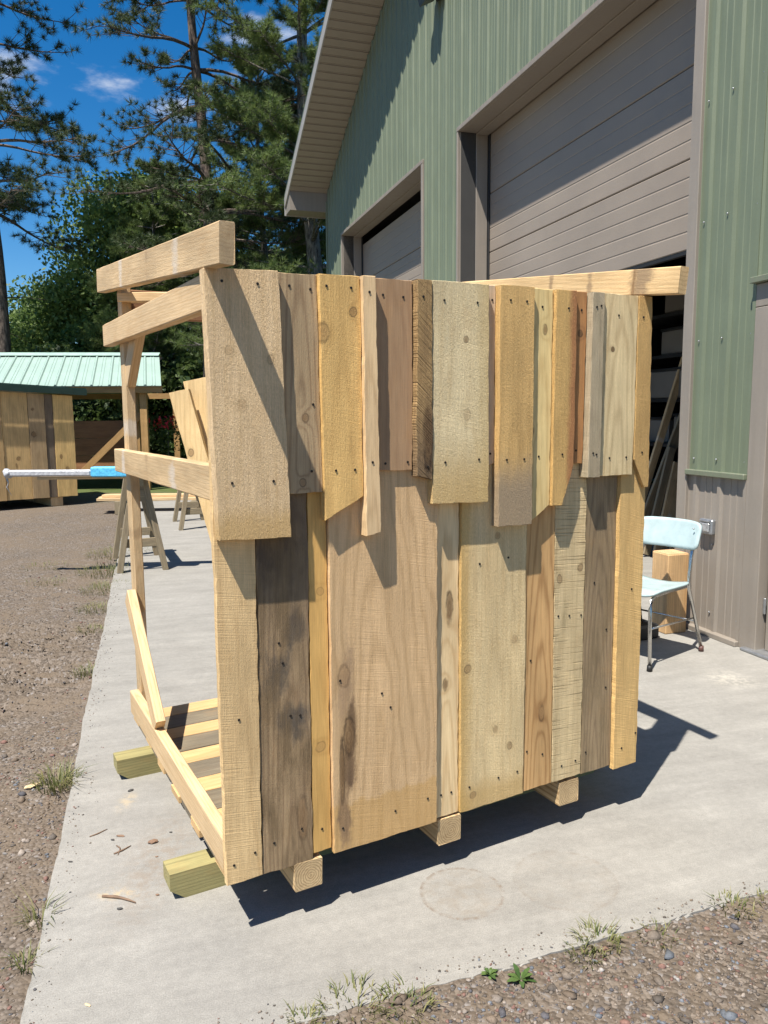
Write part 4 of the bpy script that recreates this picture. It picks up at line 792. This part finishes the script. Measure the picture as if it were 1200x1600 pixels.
M['needle_red'] = leaf_mat('needle_red_pine', (0.030, 0.050, 0.018), (0.085, 0.110, 0.038), 0.2)
M['needle_white'] = leaf_mat('needle_white_pine', (0.060, 0.105, 0.030), (0.20, 0.25, 0.075), 0.35)
M['leaf_a'] = leaf_mat('leaf_broad', (0.075, 0.130, 0.030), (0.205, 0.275, 0.075), 0.42)
M['leaf_dark'] = leaf_mat('leaf_forest', (0.030, 0.055, 0.015), (0.095, 0.135, 0.038), 0.35)
def unit(n): v = rng.normal(size=(n, 3)); return v/np.linalg.norm(v, axis=1, keepdims=True)
def needles(P, D, length, count, width, spread=1.0):
    """tufts of thin triangular needles at points P pointing along D"""
    n = len(P); P = np.repeat(P, count, 0); D = np.repeat(D, count, 0); m = len(P)
    d = D*0.75 + unit(m)*spread; d /= np.linalg.norm(d, axis=1, keepdims=True)
    s = np.cross(d, unit(m)); s /= np.linalg.norm(s, axis=1, keepdims=True) + 1e-9
    L = (length*rng.uniform(0.65, 1.1, m))[:, None]
    b = P + d*0.01; V = np.stack([b - s*width/2, b + s*width/2, b + d*L], 1).reshape(-1, 3)
    c = np.repeat(np.repeat(rng.uniform(0, 1, n), count)*0.6 + rng.uniform(0, 0.4, m), 3)
    return V, np.arange(m*3).reshape(-1, 3), np.stack([c]*3, 1)
def leaves(P, size, updir=0.5):
    """one small folded quad per point"""
    m = len(P); nrm = unit(m) + np.array([0, 0, updir]); nrm /= np.linalg.norm(nrm, axis=1, keepdims=True)
    a = np.cross(nrm, unit(m)); a /= np.linalg.norm(a, axis=1, keepdims=True) + 1e-9; b = np.cross(nrm, a)
    s = (size*rng.uniform(0.6, 1.2, m))[:, None]
    V = np.stack([P - a*s, P - b*s*0.55 + nrm*s*0.12, P + a*s, P + b*s*0.55 + nrm*s*0.12], 1).reshape(-1, 3)
    return V, np.arange(m*4).reshape(-1, 4)
def pine(label, loc, h, r0, zlo, blen, nwh, mat, bark, lean=(0, 0), needle=0.16, count=34, twigs=7, width=0.011, dens=1.0, droop=0.12, group='pines', seed=1, dead=6, name='pine_tree', per=4):
    """trunk, whorled limbs with side twigs, tufts of needles on the outer wood"""
    rd = random.Random(seed); t = thing(name, label, 'tree', loc, 0, group)
    cen = lambda z: Vector((lean[0]*z + 0.10*math.sin(z*0.55+seed), lean[1]*z + 0.08*math.cos(z*0.4+seed), z))
    bm = bmesh.new(); n = 26
    tube(bm, [cen(h*i/n) for i in range(n+1)], [r0*(1 - 0.93*(i/n))*(1 + 0.05*rd.uniform(-1, 1)) + 0.25*r0*math.exp(-i*1.5) for i in range(n+1)], 12)
    obj('trunk', bm_mesh(bm, 'trunk', True), bark, t)
    bl = bmesh.new(); P = []; D = []
    for w in range(nwh):
        fz = (w + rd.uniform(0, 0.7))/nwh; z = zlo + (h*0.985 - zlo)*fz
        for b in range(per + (1 if rd.random() < 0.4 else 0)):
            az = rd.uniform(0, 2*math.pi); L = blen*(1 - 0.82*fz**1.4)*rd.uniform(0.6, 1.12); p = cen(z); el = rd.uniform(-0.12, 0.30) + 0.5*fz
            d = Vector((math.cos(az)*math.cos(el), math.sin(az)*math.cos(el), math.sin(el))); pts = [p.copy()]; K = 8
            for k in range(K):
                d = (d + Vector((rd.uniform(-.10, .10), rd.uniform(-.10, .10), -droop*(1 if k < 4 else -0.9)*rd.uniform(0.4, 1.2)))).normalized()
                p = p + d*(L/K); pts.append(p.copy())
            rb = 0.014 + 0.011*L
            tube(bl, pts, [rb*(1 - 0.88*k/K) + 0.004 for k in range(K+1)], 5, False)
            for q in range(int(twigs*L/2.0*dens) + 2):
                f = rd.uniform(0.32, 1.0); k = min(K-1, int(f*K)); a = pts[k].lerp(pts[k+1], f*K-k); dd = (pts[k+1]-pts[k]).normalized()
                sd = dd.cross(Vector((0, 0, 1))).normalized()*(1 if rd.random() < 0.5 else -1)
                td = (dd*rd.uniform(0.3, 0.9) + sd*rd.uniform(0.3, 1.0) + Vector((0, 0, rd.uniform(-0.25, 0.5)))).normalized(); tl = L*rd.uniform(0.12, 0.30)
                e = a + td*tl + Vector((0, 0, 0.06*tl)); tube(bl, [a, a.lerp(e, 0.5) + Vector((0, 0, -0.03*tl)), e], [0.011, 0.008, 0.005], 4, False)
                for fz2 in ((1.0, 0.72) if dens <= 1.0 else (1.0, 0.78, 0.55, 0.32)):
                    P.append(tuple(a.lerp(e, fz2))); D.append(tuple((td + Vector((0, 0, 0.45))).normalized()))
            P.append(tuple(pts[-1])); D.append(tuple(d))
    for q in range(dead):
        z = zlo*rd.uniform(0.35, 1.0); az = rd.uniform(0, 6.28); L = blen*rd.uniform(0.15, 0.4); p = cen(z); d = Vector((math.cos(az), math.sin(az), rd.uniform(-0.3, 0.1)))
        tube(bl, [p, p+d*L*0.5+Vector((0, 0, 0.04)), p+d*L], [0.02, 0.012, 0.004], 4, False)
    obj('limbs', bm_mesh(bl, 'limbs'), bark, t)['kind'] = 'stuff'
    V_, F_, C_ = needles(np.array(P), np.array(D), needle, count, width)
    o = obj('crown', np_mesh('crown', V_, F_, C_), mat, t); o['kind'] = 'stuff'; return t
def broadleaf(label, loc, h, r0, c0, rad, nclump, nleaf, size, mat, group='broadleaf trees', seed=1, name='leafy_tree', trunk=True, spread=0.42, kind=None, low=-0.75):
    """trunk with forking limbs that end in leaf clumps"""
    rg = np.random.default_rng(seed); t = thing(name, label, 'tree', loc, 0, group)
    c0 = np.array(c0, float); rad = np.array(rad, float)
    u = rg.normal(size=(nclump, 3)); u /= np.linalg.norm(u, axis=1, keepdims=True); u[:, 2] = np.where(u[:, 2] < low, -u[:, 2], u[:, 2])
    C = c0 + u*rad*(rg.uniform(0.25, 1.0, (nclump, 1))**0.5)
    bm = bmesh.new(); top = Vector((c0[0], c0[1], c0[2]+rad[2]*0.3)); base = Vector((c0[0]*0.4, c0[1]*0.4, 0)); fk = base.lerp(top, 0.45)
    tube(bm, [base, base.lerp(fk, 0.5)+Vector((0.05, 0, 0)), fk, top], [r0*1.25, r0, r0*0.8, r0*0.25], 9); obj('trunk', bm_mesh(bm, 'trunk', True), M['bark_grey'], t)
    bm = bmesh.new()
    for c in C[::3]:
        a = fk.lerp(top, rg.uniform(0, 0.9)); e = Vector(c); tube(bm, [a, a.lerp(e, 0.5)+Vector((0, 0, 0.12*rad[2]*rg.uniform(-0.3, 1))), e], [r0*0.28, r0*0.16, r0*0.05], 5, False)
    obj('limbs', bm_mesh(bm, 'limbs'), M['bark_grey'], t)['kind'] = 'stuff'
    k = rg.integers(0, nclump, nleaf); cs = rg.uniform(0.7, 1.35, nclump)[k][:, None]; g = rg.normal(size=(nleaf, 3)); g /= np.linalg.norm(g, axis=1, keepdims=True); g *= rg.uniform(0.2, 1.0, (nleaf, 1))**0.5
    P = C[k] + g*cs*spread*rad.mean()*np.array([1, 1, 0.7])
    V_, F_ = leaves(P, size); tint = np.clip(rg.uniform(0, 1, nclump)[k]*0.55 + rg.uniform(0, 0.45, nleaf), 0, 1)
    o = obj('crown', np_mesh('crown', V_, F_, np.stack([np.repeat(tint, 4)]*3, 1)), mat, t); o['kind'] = 'stuff'; return t
def at(px, py, Y):
    d = cR*((px-600)/1202) - cU*((py-800)/1202) + cF; return Vector((0, 0, CAM_H)) + d*(Y/d.y)
def base_at(px, Y): p = at(px, 600, Y); return (p.x, Y, -0.04)

pine('tall red pine at the left edge, its dark tufted limbs reaching into the sky', base_at(8, 22.0), 20.0, 0.26, 6.9, 3.3, 17, M['needle_red'], M['bark_red'], (-0.022, 0), 0.21, 52, 14, 0.013, 1.0, 0.10, 'red pines', 11, 5, per=5)
pine('tall red pine with bare straight trunk left of the building', base_at(335, 21.0), 19.0, 0.235, 5.9, 3.2, 16, M['needle_red'], M['bark_red'], (-0.014, 0), 0.19, 50, 12, 0.012, 1.0, 0.14, 'red pines', 23, 8, per=5)
pine('feathery bright white pine beside the building eave', base_at(497, 20.5), 19.0, 0.26, 2.6, 3.3, 32, M['needle_white'], M['bark_grey'], (-0.016, 0), 0.17, 36, 13, 0.011, 1.7, 0.05, 'white pines', 31, 4, per=5)
pine('white pine behind the bare trunked red pine', base_at(418, 25.0), 13.0, 0.2, 1.2, 3.2, 24, M['needle_white'], M['bark_grey'], (0, 0), 0.18, 34, 12, 0.013, 1.7, 0.05, 'white pines', 37, 4, per=5)
pine('young bushy pine left of the bare trunked red pine', base_at(245, 24.0), 9.2, 0.15, 0.9, 2.4, 20, M['needle_white'], M['bark_grey'], (0, 0), 0.17, 36, 11, 0.013, 1.7, 0.03, 'white pines', 41, 3, per=5)
broadleaf('rounded green broadleaf tree behind the mint roofed pavilion', base_at(128, 27.0), 7, 0.16, (0, 0, 3.9), (2.3, 1.8, 2.2), 70, 26000, 0.085, M['leaf_a'], 'broadleaf trees', 5)
broadleaf('tall sunlit broadleaf tree behind the young bushy pine', base_at(205, 26.5), 9, 0.2, (0, 0, 6.0), (2.4, 1.9, 3.6), 80, 26000, 0.09, M['leaf_a'], 'broadleaf trees', 6)
broadleaf('low broadleaf tree at the far left edge behind the red pine trunk', base_at(25, 30.0), 6, 0.16, (0, 0, 3.3), (2.0, 2.0, 2.2), 50, 15000, 0.09, M['leaf_a'], 'broadleaf trees', 8)
broadleaf('dark broadleaf tree right behind the shed rafters', base_at(320, 28.0), 9, 0.2, (0, 0, 5.2), (2.8, 2.2, 4.6), 80, 24000, 0.095, M['leaf_dark'], 'broadleaf trees', 9)
broadleaf('dark broadleaf tree behind the white pine by the building', base_at(470, 30.0), 9, 0.2, (0, 0, 4.0), (3.0, 2.2, 3.6), 80, 22000, 0.10, M['leaf_dark'], 'broadleaf trees', 10)
# the wood behind and its undergrowth read as one dark mass
def forest(name, label, n, boxes, size, seed, mat):
    rg = np.random.default_rng(seed); Ps = []
    for (x0, x1, y0, y1, z0, z1, wgt) in boxes:
        k = max(10, int(26*wgt)); C = np.stack([rg.uniform(x0, x1, k), rg.uniform(y0, y1, k), rg.uniform(z0, z1, k)], 1); m = int(n*wgt)
        i = rg.integers(0, k, m); g = rg.normal(size=(m, 3)); g /= np.linalg.norm(g, axis=1, keepdims=True); g *= rg.uniform(0.3, 1.0, (m, 1))**0.5
        Ps.append(C[i] + g*np.array([0.95, 0.8, 0.75]))
    P = np.concatenate(Ps); P = P[P[:, 2] > 0.0]; V_, F_ = leaves(P, size); tint = rg.uniform(0, 1, len(P))
    o = obj(name, np_mesh(name, V_, F_, np.stack([np.repeat(tint, 4)]*3, 1)), mat); o['kind'] = 'stuff'; o['label'] = label; o['category'] = 'undergrowth'; return o
forest('undergrowth', 'dark mass of woodland undergrowth behind the pavilion', 15000, [(-17, -11, 22.5, 25, 0.2, 2.4, 1.2), (-11.5, -4.2, 22.5, 25, 0.2, 2.9, 1.8), (-4.5, 1.5, 23, 26, 0.2, 2.8, 1.4), (-20, 2, 31, 35, 0.5, 6.5, 2.6), (2, 9, 26, 32, 0.5, 5.0, 1.2)], 0.11, 3, M['leaf_dark'])

# red flowering plant beyond the pavilion
FLW = thing('red_flowers', 'red flowering plant beyond the pavilion post', 'plant', base_at(258, 17.5), 0)
pz = rng.normal(size=(420, 3))*np.array([0.30, 0.2, 0.24]) + np.array([0, 0, 1.2]); V_, F_ = leaves(pz, 0.05); obj('foliage', np_mesh('foliage', V_, F_, np.stack([rng.uniform(0, 1, len(V_))]*3, 1)), M['leaf_dark'], FLW)
bm = bmesh.new(); tube(bm, [(0, 0, 0), (0.02, 0, 1.2)], [0.02, 0.01], 6); obj('stem', bm_mesh(bm, 'stem'), M['bark_grey'], FLW)
M['petal'] = plain('red_petal', (0.55, 0.02, 0.035), 0.5)
pz = rng.normal(size=(110, 3))*np.array([0.26, 0.14, 0.10]) + np.array([0.0, -0.22, 1.42]); V_, F_ = leaves(pz, 0.045); obj('blossoms', np_mesh('blossoms', V_, F_), M['petal'], FLW)

# ------------------------------------------------------------------ loose gravel stones
ICO = None
def ico():
    bm = bmesh.new(); bmesh.ops.create_icosphere(bm, subdivisions=1, radius=1.0)
    V_ = np.array([v.co[:] for v in bm.verts]); bm.verts.index_update(); F_ = np.array([[v.index for v in f.verts] for f in bm.faces]); bm.free(); return V_, F_
IV, IF = ico()
def pebble_mat():
    t = NT('pebbles'); c = t.attr('tint'); n = t.noise(t.objco(), 220.0, 3.0)
    return t.pbsdf(t.scalecol(c, t.lin(n, 0.3, 0.7, 0.75, 1.2)), 0.85, 0.0, None, 0.3)
PB = pebble_mat()
PAL = np.array([(0.145, 0.110, 0.080), (0.11, 0.092, 0.076), (0.18, 0.146, 0.115), (0.09, 0.085, 0.09), (0.17, 0.095, 0.075), (0.24, 0.20, 0.165), (0.13, 0.14, 0.155), (0.27, 0.25, 0.23)])
PW = np.array([0.26, 0.18, 0.18, 0.10, 0.10, 0.10, 0.06, 0.02])
def pebbles(XY, lo, hi, power=2.2, level=None):
    m = len(XY); sz = lo + (hi-lo)*rng.uniform(0, 1, m)**power
    sc = sz[:, None]*np.stack([rng.uniform(0.75, 1.3, m), rng.uniform(0.6, 1.0, m), rng.uniform(0.4, 0.75, m)], 1)
    B = IV[None]*(1 + 0.22*rng.normal(size=(m, len(IV), 1)))*sc[:, None]
    a = rng.uniform(0, 2*np.pi, m); ca, sa_ = np.cos(a)[:, None], np.sin(a)[:, None]
    X_ = B[..., 0]*ca - B[..., 1]*sa_; Y_ = B[..., 0]*sa_ + B[..., 1]*ca
    z = (np.array([ground_h(x, y) for x, y in XY]) if level is None else np.full(m, level))[:, None] + sz[:, None]*(0.12 if level is None else 0.35)
    V_ = np.stack([X_ + XY[:, :1], Y_ + XY[:, 1:], B[..., 2] + z], -1).reshape(-1, 3)
    F_ = (IF[None] + (np.arange(m)*len(IV))[:, None, None]).reshape(-1, 3)
    c = PAL[rng.choice(len(PAL), m, p=PW)]*rng.uniform(0.75, 1.25, (m, 1)); return V_, F_, np.repeat(c, len(IV), 0)
def scatter(n, f):
    out = []
    while len(out) < n:
        p = f()
        if p is not None: out.append(p)
    return np.array(out)
def edge_left(y): return -0.912 - 0.3065*(y-1.744)
def left_pt(y0, y1, wid):
    y = random.uniform(y0, y1); x = edge_left(y) - 0.012 - abs(random.random())*wid; return (x, y)
def front_pt():
    x = random.uniform(-0.9, 2.2); y = 1.534 + 0.349*(x+0.848) - 0.02 - random.random()*0.62; return (x, y)
XY = [scatter(9500, lambda: left_pt(1.2, 3.6, 1.1)), scatter(9000, lambda: left_pt(3.6, 7.0, 2.6)), scatter(15000, front_pt)]
V_, F_, C_ = pebbles(np.concatenate(XY), 0.0018, 0.0075)
g = obj('gravel', np_mesh('gravel', V_, F_, C_), PB); g['kind'] = 'stuff'; g['label'] = 'loose brown and grey gravel stones beside the slab'; g['category'] = 'gravel'
XY = np.concatenate([scatter(420, lambda: left_pt(1.2, 3.4, 1.0)), scatter(620, front_pt), scatter(250, lambda: left_pt(3.4, 8.0, 3.0))])
V_, F_, C_ = pebbles(XY, 0.008, 0.019, 2.5)
g = obj('coarse_gravel', np_mesh('coarse_gravel', V_, F_, C_), PB); g['kind'] = 'stuff'; g['label'] = 'coarser pebbles lying among the gravel'; g['category'] = 'gravel'

def spill_front():
    x = random.uniform(-0.8, 1.6); return (x, 1.534 + 0.349*(x+0.848) + 0.004 + abs(random.gauss(0, 0.035)))
def spill_left():
    y = random.uniform(1.6, 6.5); return (edge_left(y) + 0.012 + abs(random.gauss(0, 0.045)), y)
XY = np.concatenate([scatter(650, spill_front), scatter(650, spill_left)]); V_, F_, C_ = pebbles(XY, 0.0010, 0.0048, 3.0, 0.0)
g = obj('spilled_grit', np_mesh('spilled_grit', V_, F_, C_), PB); g['kind'] = 'stuff'; g['label'] = 'fine grit spilled over the slab edges'; g['category'] = 'gravel'

# ------------------------------------------------------------------ grass tufts and weeds along the slab
M['grass'] = leaf_mat('grass_blade', (0.075, 0.105, 0.026), (0.27, 0.245, 0.105), 0.3)
M['weed'] = leaf_mat('weed_leaf', (0.05, 0.10, 0.025), (0.13, 0.20, 0.055), 0.3)
def blades(n, rad, h, lean=0.6):
    V_, F_, C_ = [], [], []
    for i in range(n):
        a = random.uniform(0, 6.283); r = rad*math.sqrt(random.random()); p = Vector((r*math.cos(a), r*math.sin(a), 0)); d = Vector((math.cos(a+random.uniform(-1, 1)), math.sin(a+random.uniform(-1, 1)), 0))*lean*random.uniform(0.2, 1.2)
        L = h*random.uniform(0.45, 1.15); w = random.uniform(0.0011, 0.0024); s = Vector((-d.y, d.x, 0)).normalized()*w; b = len(V_)
        q0, q1, q2 = p, p + Vector((d.x*L*0.35, d.y*L*0.35, L*0.6)), p + Vector((d.x*L, d.y*L, L*random.uniform(0.6, 0.95)))
        V_ += [q0-s, q0+s, q1+s*0.8, q1-s*0.8, q2+s*0.12, q2-s*0.12]; F_ += [(b, b+1, b+2, b+3), (b+3, b+2, b+4, b+5)]; c = random.random(); C_ += [(c, c, c)]*6
    return np_mesh('blades', np.array([v[:] for v in V_]), np.array(F_), np.array(C_))
def broad_weed(nl, ln):
    V_, F_, C_ = [], [], []
    for i in range(nl):
        a = i*2.4 + random.uniform(-0.3, 0.3); el = random.uniform(0.2, 1.0); L = ln*random.uniform(0.6, 1.1); w = L*0.17; d = Vector((math.cos(a)*math.cos(el), math.sin(a)*math.cos(el), math.sin(el))); s = Vector((-math.sin(a), math.cos(a), 0)); b = len(V_); c = random.random()
        mid = d*L*0.5 + Vector((0, 0, 0.05*L)); tip = d*L - Vector((0, 0, 0.22*L*math.cos(el)))
        V_ += [Vector((0, 0, 0)), mid*0.5 - s*w*0.6, mid*0.5 + s*w*0.6, mid - s*w, mid + s*w, mid.lerp(tip, 0.6) - s*w*0.6, mid.lerp(tip, 0.6) + s*w*0.6, tip]
        F_ += [(b, b+2, b+1, b), (b+1, b+2, b+4, b+3), (b+3, b+4, b+6, b+5), (b+5, b+6, b+7, b+5)]; C_ += [(c, c, c)]*8
    me = bpy.data.meshes.new('weed'); fs = [tuple(dict.fromkeys(f)) for f in F_]; me.from_pydata([v[:] for v in V_], [], fs)
    at_ = me.color_attributes.new('tint', 'FLOAT_COLOR', 'POINT'); at_.data.foreach_set('color', np.concatenate([np.array(C_), np.ones((len(C_), 1))], 1).astype(np.float32).ravel()); return me
tufts = [((-0.205, 1.745), 26, 0.035, 0.06, 'grass tuft at the bottom edge, the leftmost along the slab front'), ((-0.085, 1.79), 42, 0.075, 0.075, 'sprawling grass tuft left of the two leafy weeds'),
         ((0.045, 1.795), 34, 0.06, 0.075, 'grass tuft just left of the two leafy weeds'), ((0.605, 2.03), 46, 0.05, 0.085, 'dense grass tuft, largest along the slab front'), ((0.55, 1.98), 26, 0.04, 0.06, 'small grass tuft at the foot of the largest tuft'),
         ((0.78, 2.06), 22, 0.05, 0.05, 'thin grass tuft right of the largest tuft'), ((1.06, 2.185), 26, 0.05, 0.06, 'grass tuft near the right edge of the picture'), ((1.19, 2.19), 26, 0.05, 0.06, 'grass tuft at the right edge of the picture'),
         ((-1.375, 3.04), 60, 0.06, 0.11, 'tall grass tuft against the left slab edge beside the skids'), ((-1.02, 1.99), 16, 0.03, 0.07, 'nearest wisp of grass on the left slab edge'), ((-1.06, 2.17), 18, 0.03, 0.085, 'wisp of grass on the left slab edge below the near skid'),
         ((-1.80, 4.50), 46, 0.07, 0.07, 'grass tuft at the left slab edge beside the shed base'), ((-2.12, 5.45), 46, 0.09, 0.06, 'low weed patch at the left slab edge past the shed'), ((-2.30, 6.05), 80, 0.15, 0.06, 'wide low weed patch short of the sawhorse'),
         ((-2.48, 6.75), 110, 0.20, 0.08, 'weed patch beside the sawhorse feet'), ((-2.72, 7.5), 160, 0.26, 0.10, 'lush weed patch behind the sawhorse feet'), ((-2.95, 8.5), 170, 0.30, 0.10, 'farthest lush weed patch along the slab edge'), ((-3.15, 7.05), 40, 0.16, 0.05, 'small weed patch out in the gravel'), ((-3.5, 7.8), 40, 0.2, 0.05, 'farther small weed patch out in the gravel')]
for (p, n, r, h, lab) in tufts:
    tag(obj('grass_tuft', blades(int(n*2.6), r*1.25, h*(0.48 if p[1] < 2.3 and p[0] > -0.9 else 0.85), 1.1), M['grass'], None, (p[0], p[1], ground_h(*p)-0.002)), lab, 'grass', 'grass tufts along the slab edge')
    if r >= 0.09: COL.objects[-1]['kind'] = 'stuff'
for p, nl, ln, lab in (((0.275, 1.905), 14, 0.034, 'round leafy weed at the slab edge, left of two'), ((0.355, 1.885), 11, 0.048, 'spiky leafy weed at the slab edge, right of two')):
    tag(obj('leafy_weed', broad_weed(nl, ln), M['weed'], None, (p[0], p[1], ground_h(*p))), lab, 'weed', 'leafy weeds at the slab edge')

# ------------------------------------------------------------------ litter on the slab
def onz(px, py, z=0.0):
    d = cR*((px-600)/1202) - cU*((py-800)/1202) + cF; return Vector((0, 0, CAM_H)) + d*((z-CAM_H)/d.z)
M['twig'] = plain('dry_twig', (0.17, 0.105, 0.065), 0.8, 0, 0.3, 60.0); M['chip'] = plain('bark_chip', (0.20, 0.12, 0.075), 0.85, 0, 0.3, 60.0)
M['chipd'] = plain('dark_chip', (0.06, 0.055, 0.05), 0.85); M['sawdust'] = plain('wood_shaving', (0.62, 0.47, 0.26), 0.8)
for (pa, pb, r, lab) in (((160, 1402), (212, 1412), 0.004, 'curved brown twig on the slab left of the near skid'), ((178, 1335), (205, 1322), 0.0025, 'thin twig on the slab, upper of the forked pair'), ((182, 1322), (184, 1337), 0.002, 'short thin twig on the slab, lower of the forked pair'), ((140, 1308), (168, 1296), 0.002, 'pale thin twig farthest up the slab')):
    a, b = onz(*pa), onz(*pb); md = a.lerp(b, 0.5) + Vector((0.008, 0.006, 0)); bm = bmesh.new(); z = Vector((0, 0, r))
    tube(bm, [a-md+z, a.lerp(md, 0.6)-md+z*1.4+Vector((0.004, 0, 0)), z, b.lerp(md, 0.5)-md+z*1.3, b-md+z], [r, r*1.2, r, r*0.8, r*0.4], 6)
    tag(obj('twig', bm_mesh(bm, 'twig', True), M['twig'], None, md), lab, 'twig', 'twigs on the slab')
for (pp, sx, sy, mt, lab) in (((239, 1317), 0.020, 0.012, 'chip', 'largest reddish bark chip on the slab'), ((188, 1307), 0.017, 0.006, 'chip', 'tan bark chip left of the largest chip'), ((110, 1347), 0.010, 0.004, 'chipd', 'dark sliver of bark near the slab edge'), ((176, 1313), 0.008, 0.005, 'chipd', 'small dark chip touching the tan chip'), ((187, 1421), 0.010, 0.006, 'chipd', 'small dark chip under the curved twig'), ((246, 1399), 0.007, 0.005, 'chip', 'lone brown crumb left of the near skid'),
                              ((137, 1571), 0.011, 0.004, 'sawdust', 'pale curled shaving near the slab corner'), ((204, 1236), 0.014, 0.007, 'chipd', 'dark bark piece below the far skid'), ((267, 1301), 0.006, 0.004, 'chipd', 'tiny dark chip beside the shed base'), ((245, 1339), 0.006, 0.004, 'chip', 'tiny brown crumb above the near skid'), ((50, 1221), 0.034, 0.014, 'sawdust', 'pale wood scrap lying on the gravel')):
    p = onz(*pp); bm = bmesh.new(); bmesh.ops.create_icosphere(bm, subdivisions=1, radius=1.0)
    for v in bm.verts: v.co = Vector((v.co.x*sx, v.co.y*sy, v.co.z*sy*0.5 + sy*0.5))*(1 + 0.35*mnoise.noise(v.co*2 + p*7))
    tag(obj('bark_chip' if mt != 'sawdust' else 'wood_shaving', bm_mesh(bm, 'chip'), M[mt], None, (p.x, p.y, 0.0 if pp != (50, 1221) else -0.025), (0, 0, random.uniform(-0.5, 0.9))), lab, 'wood chip', 'wood litter on the slab')
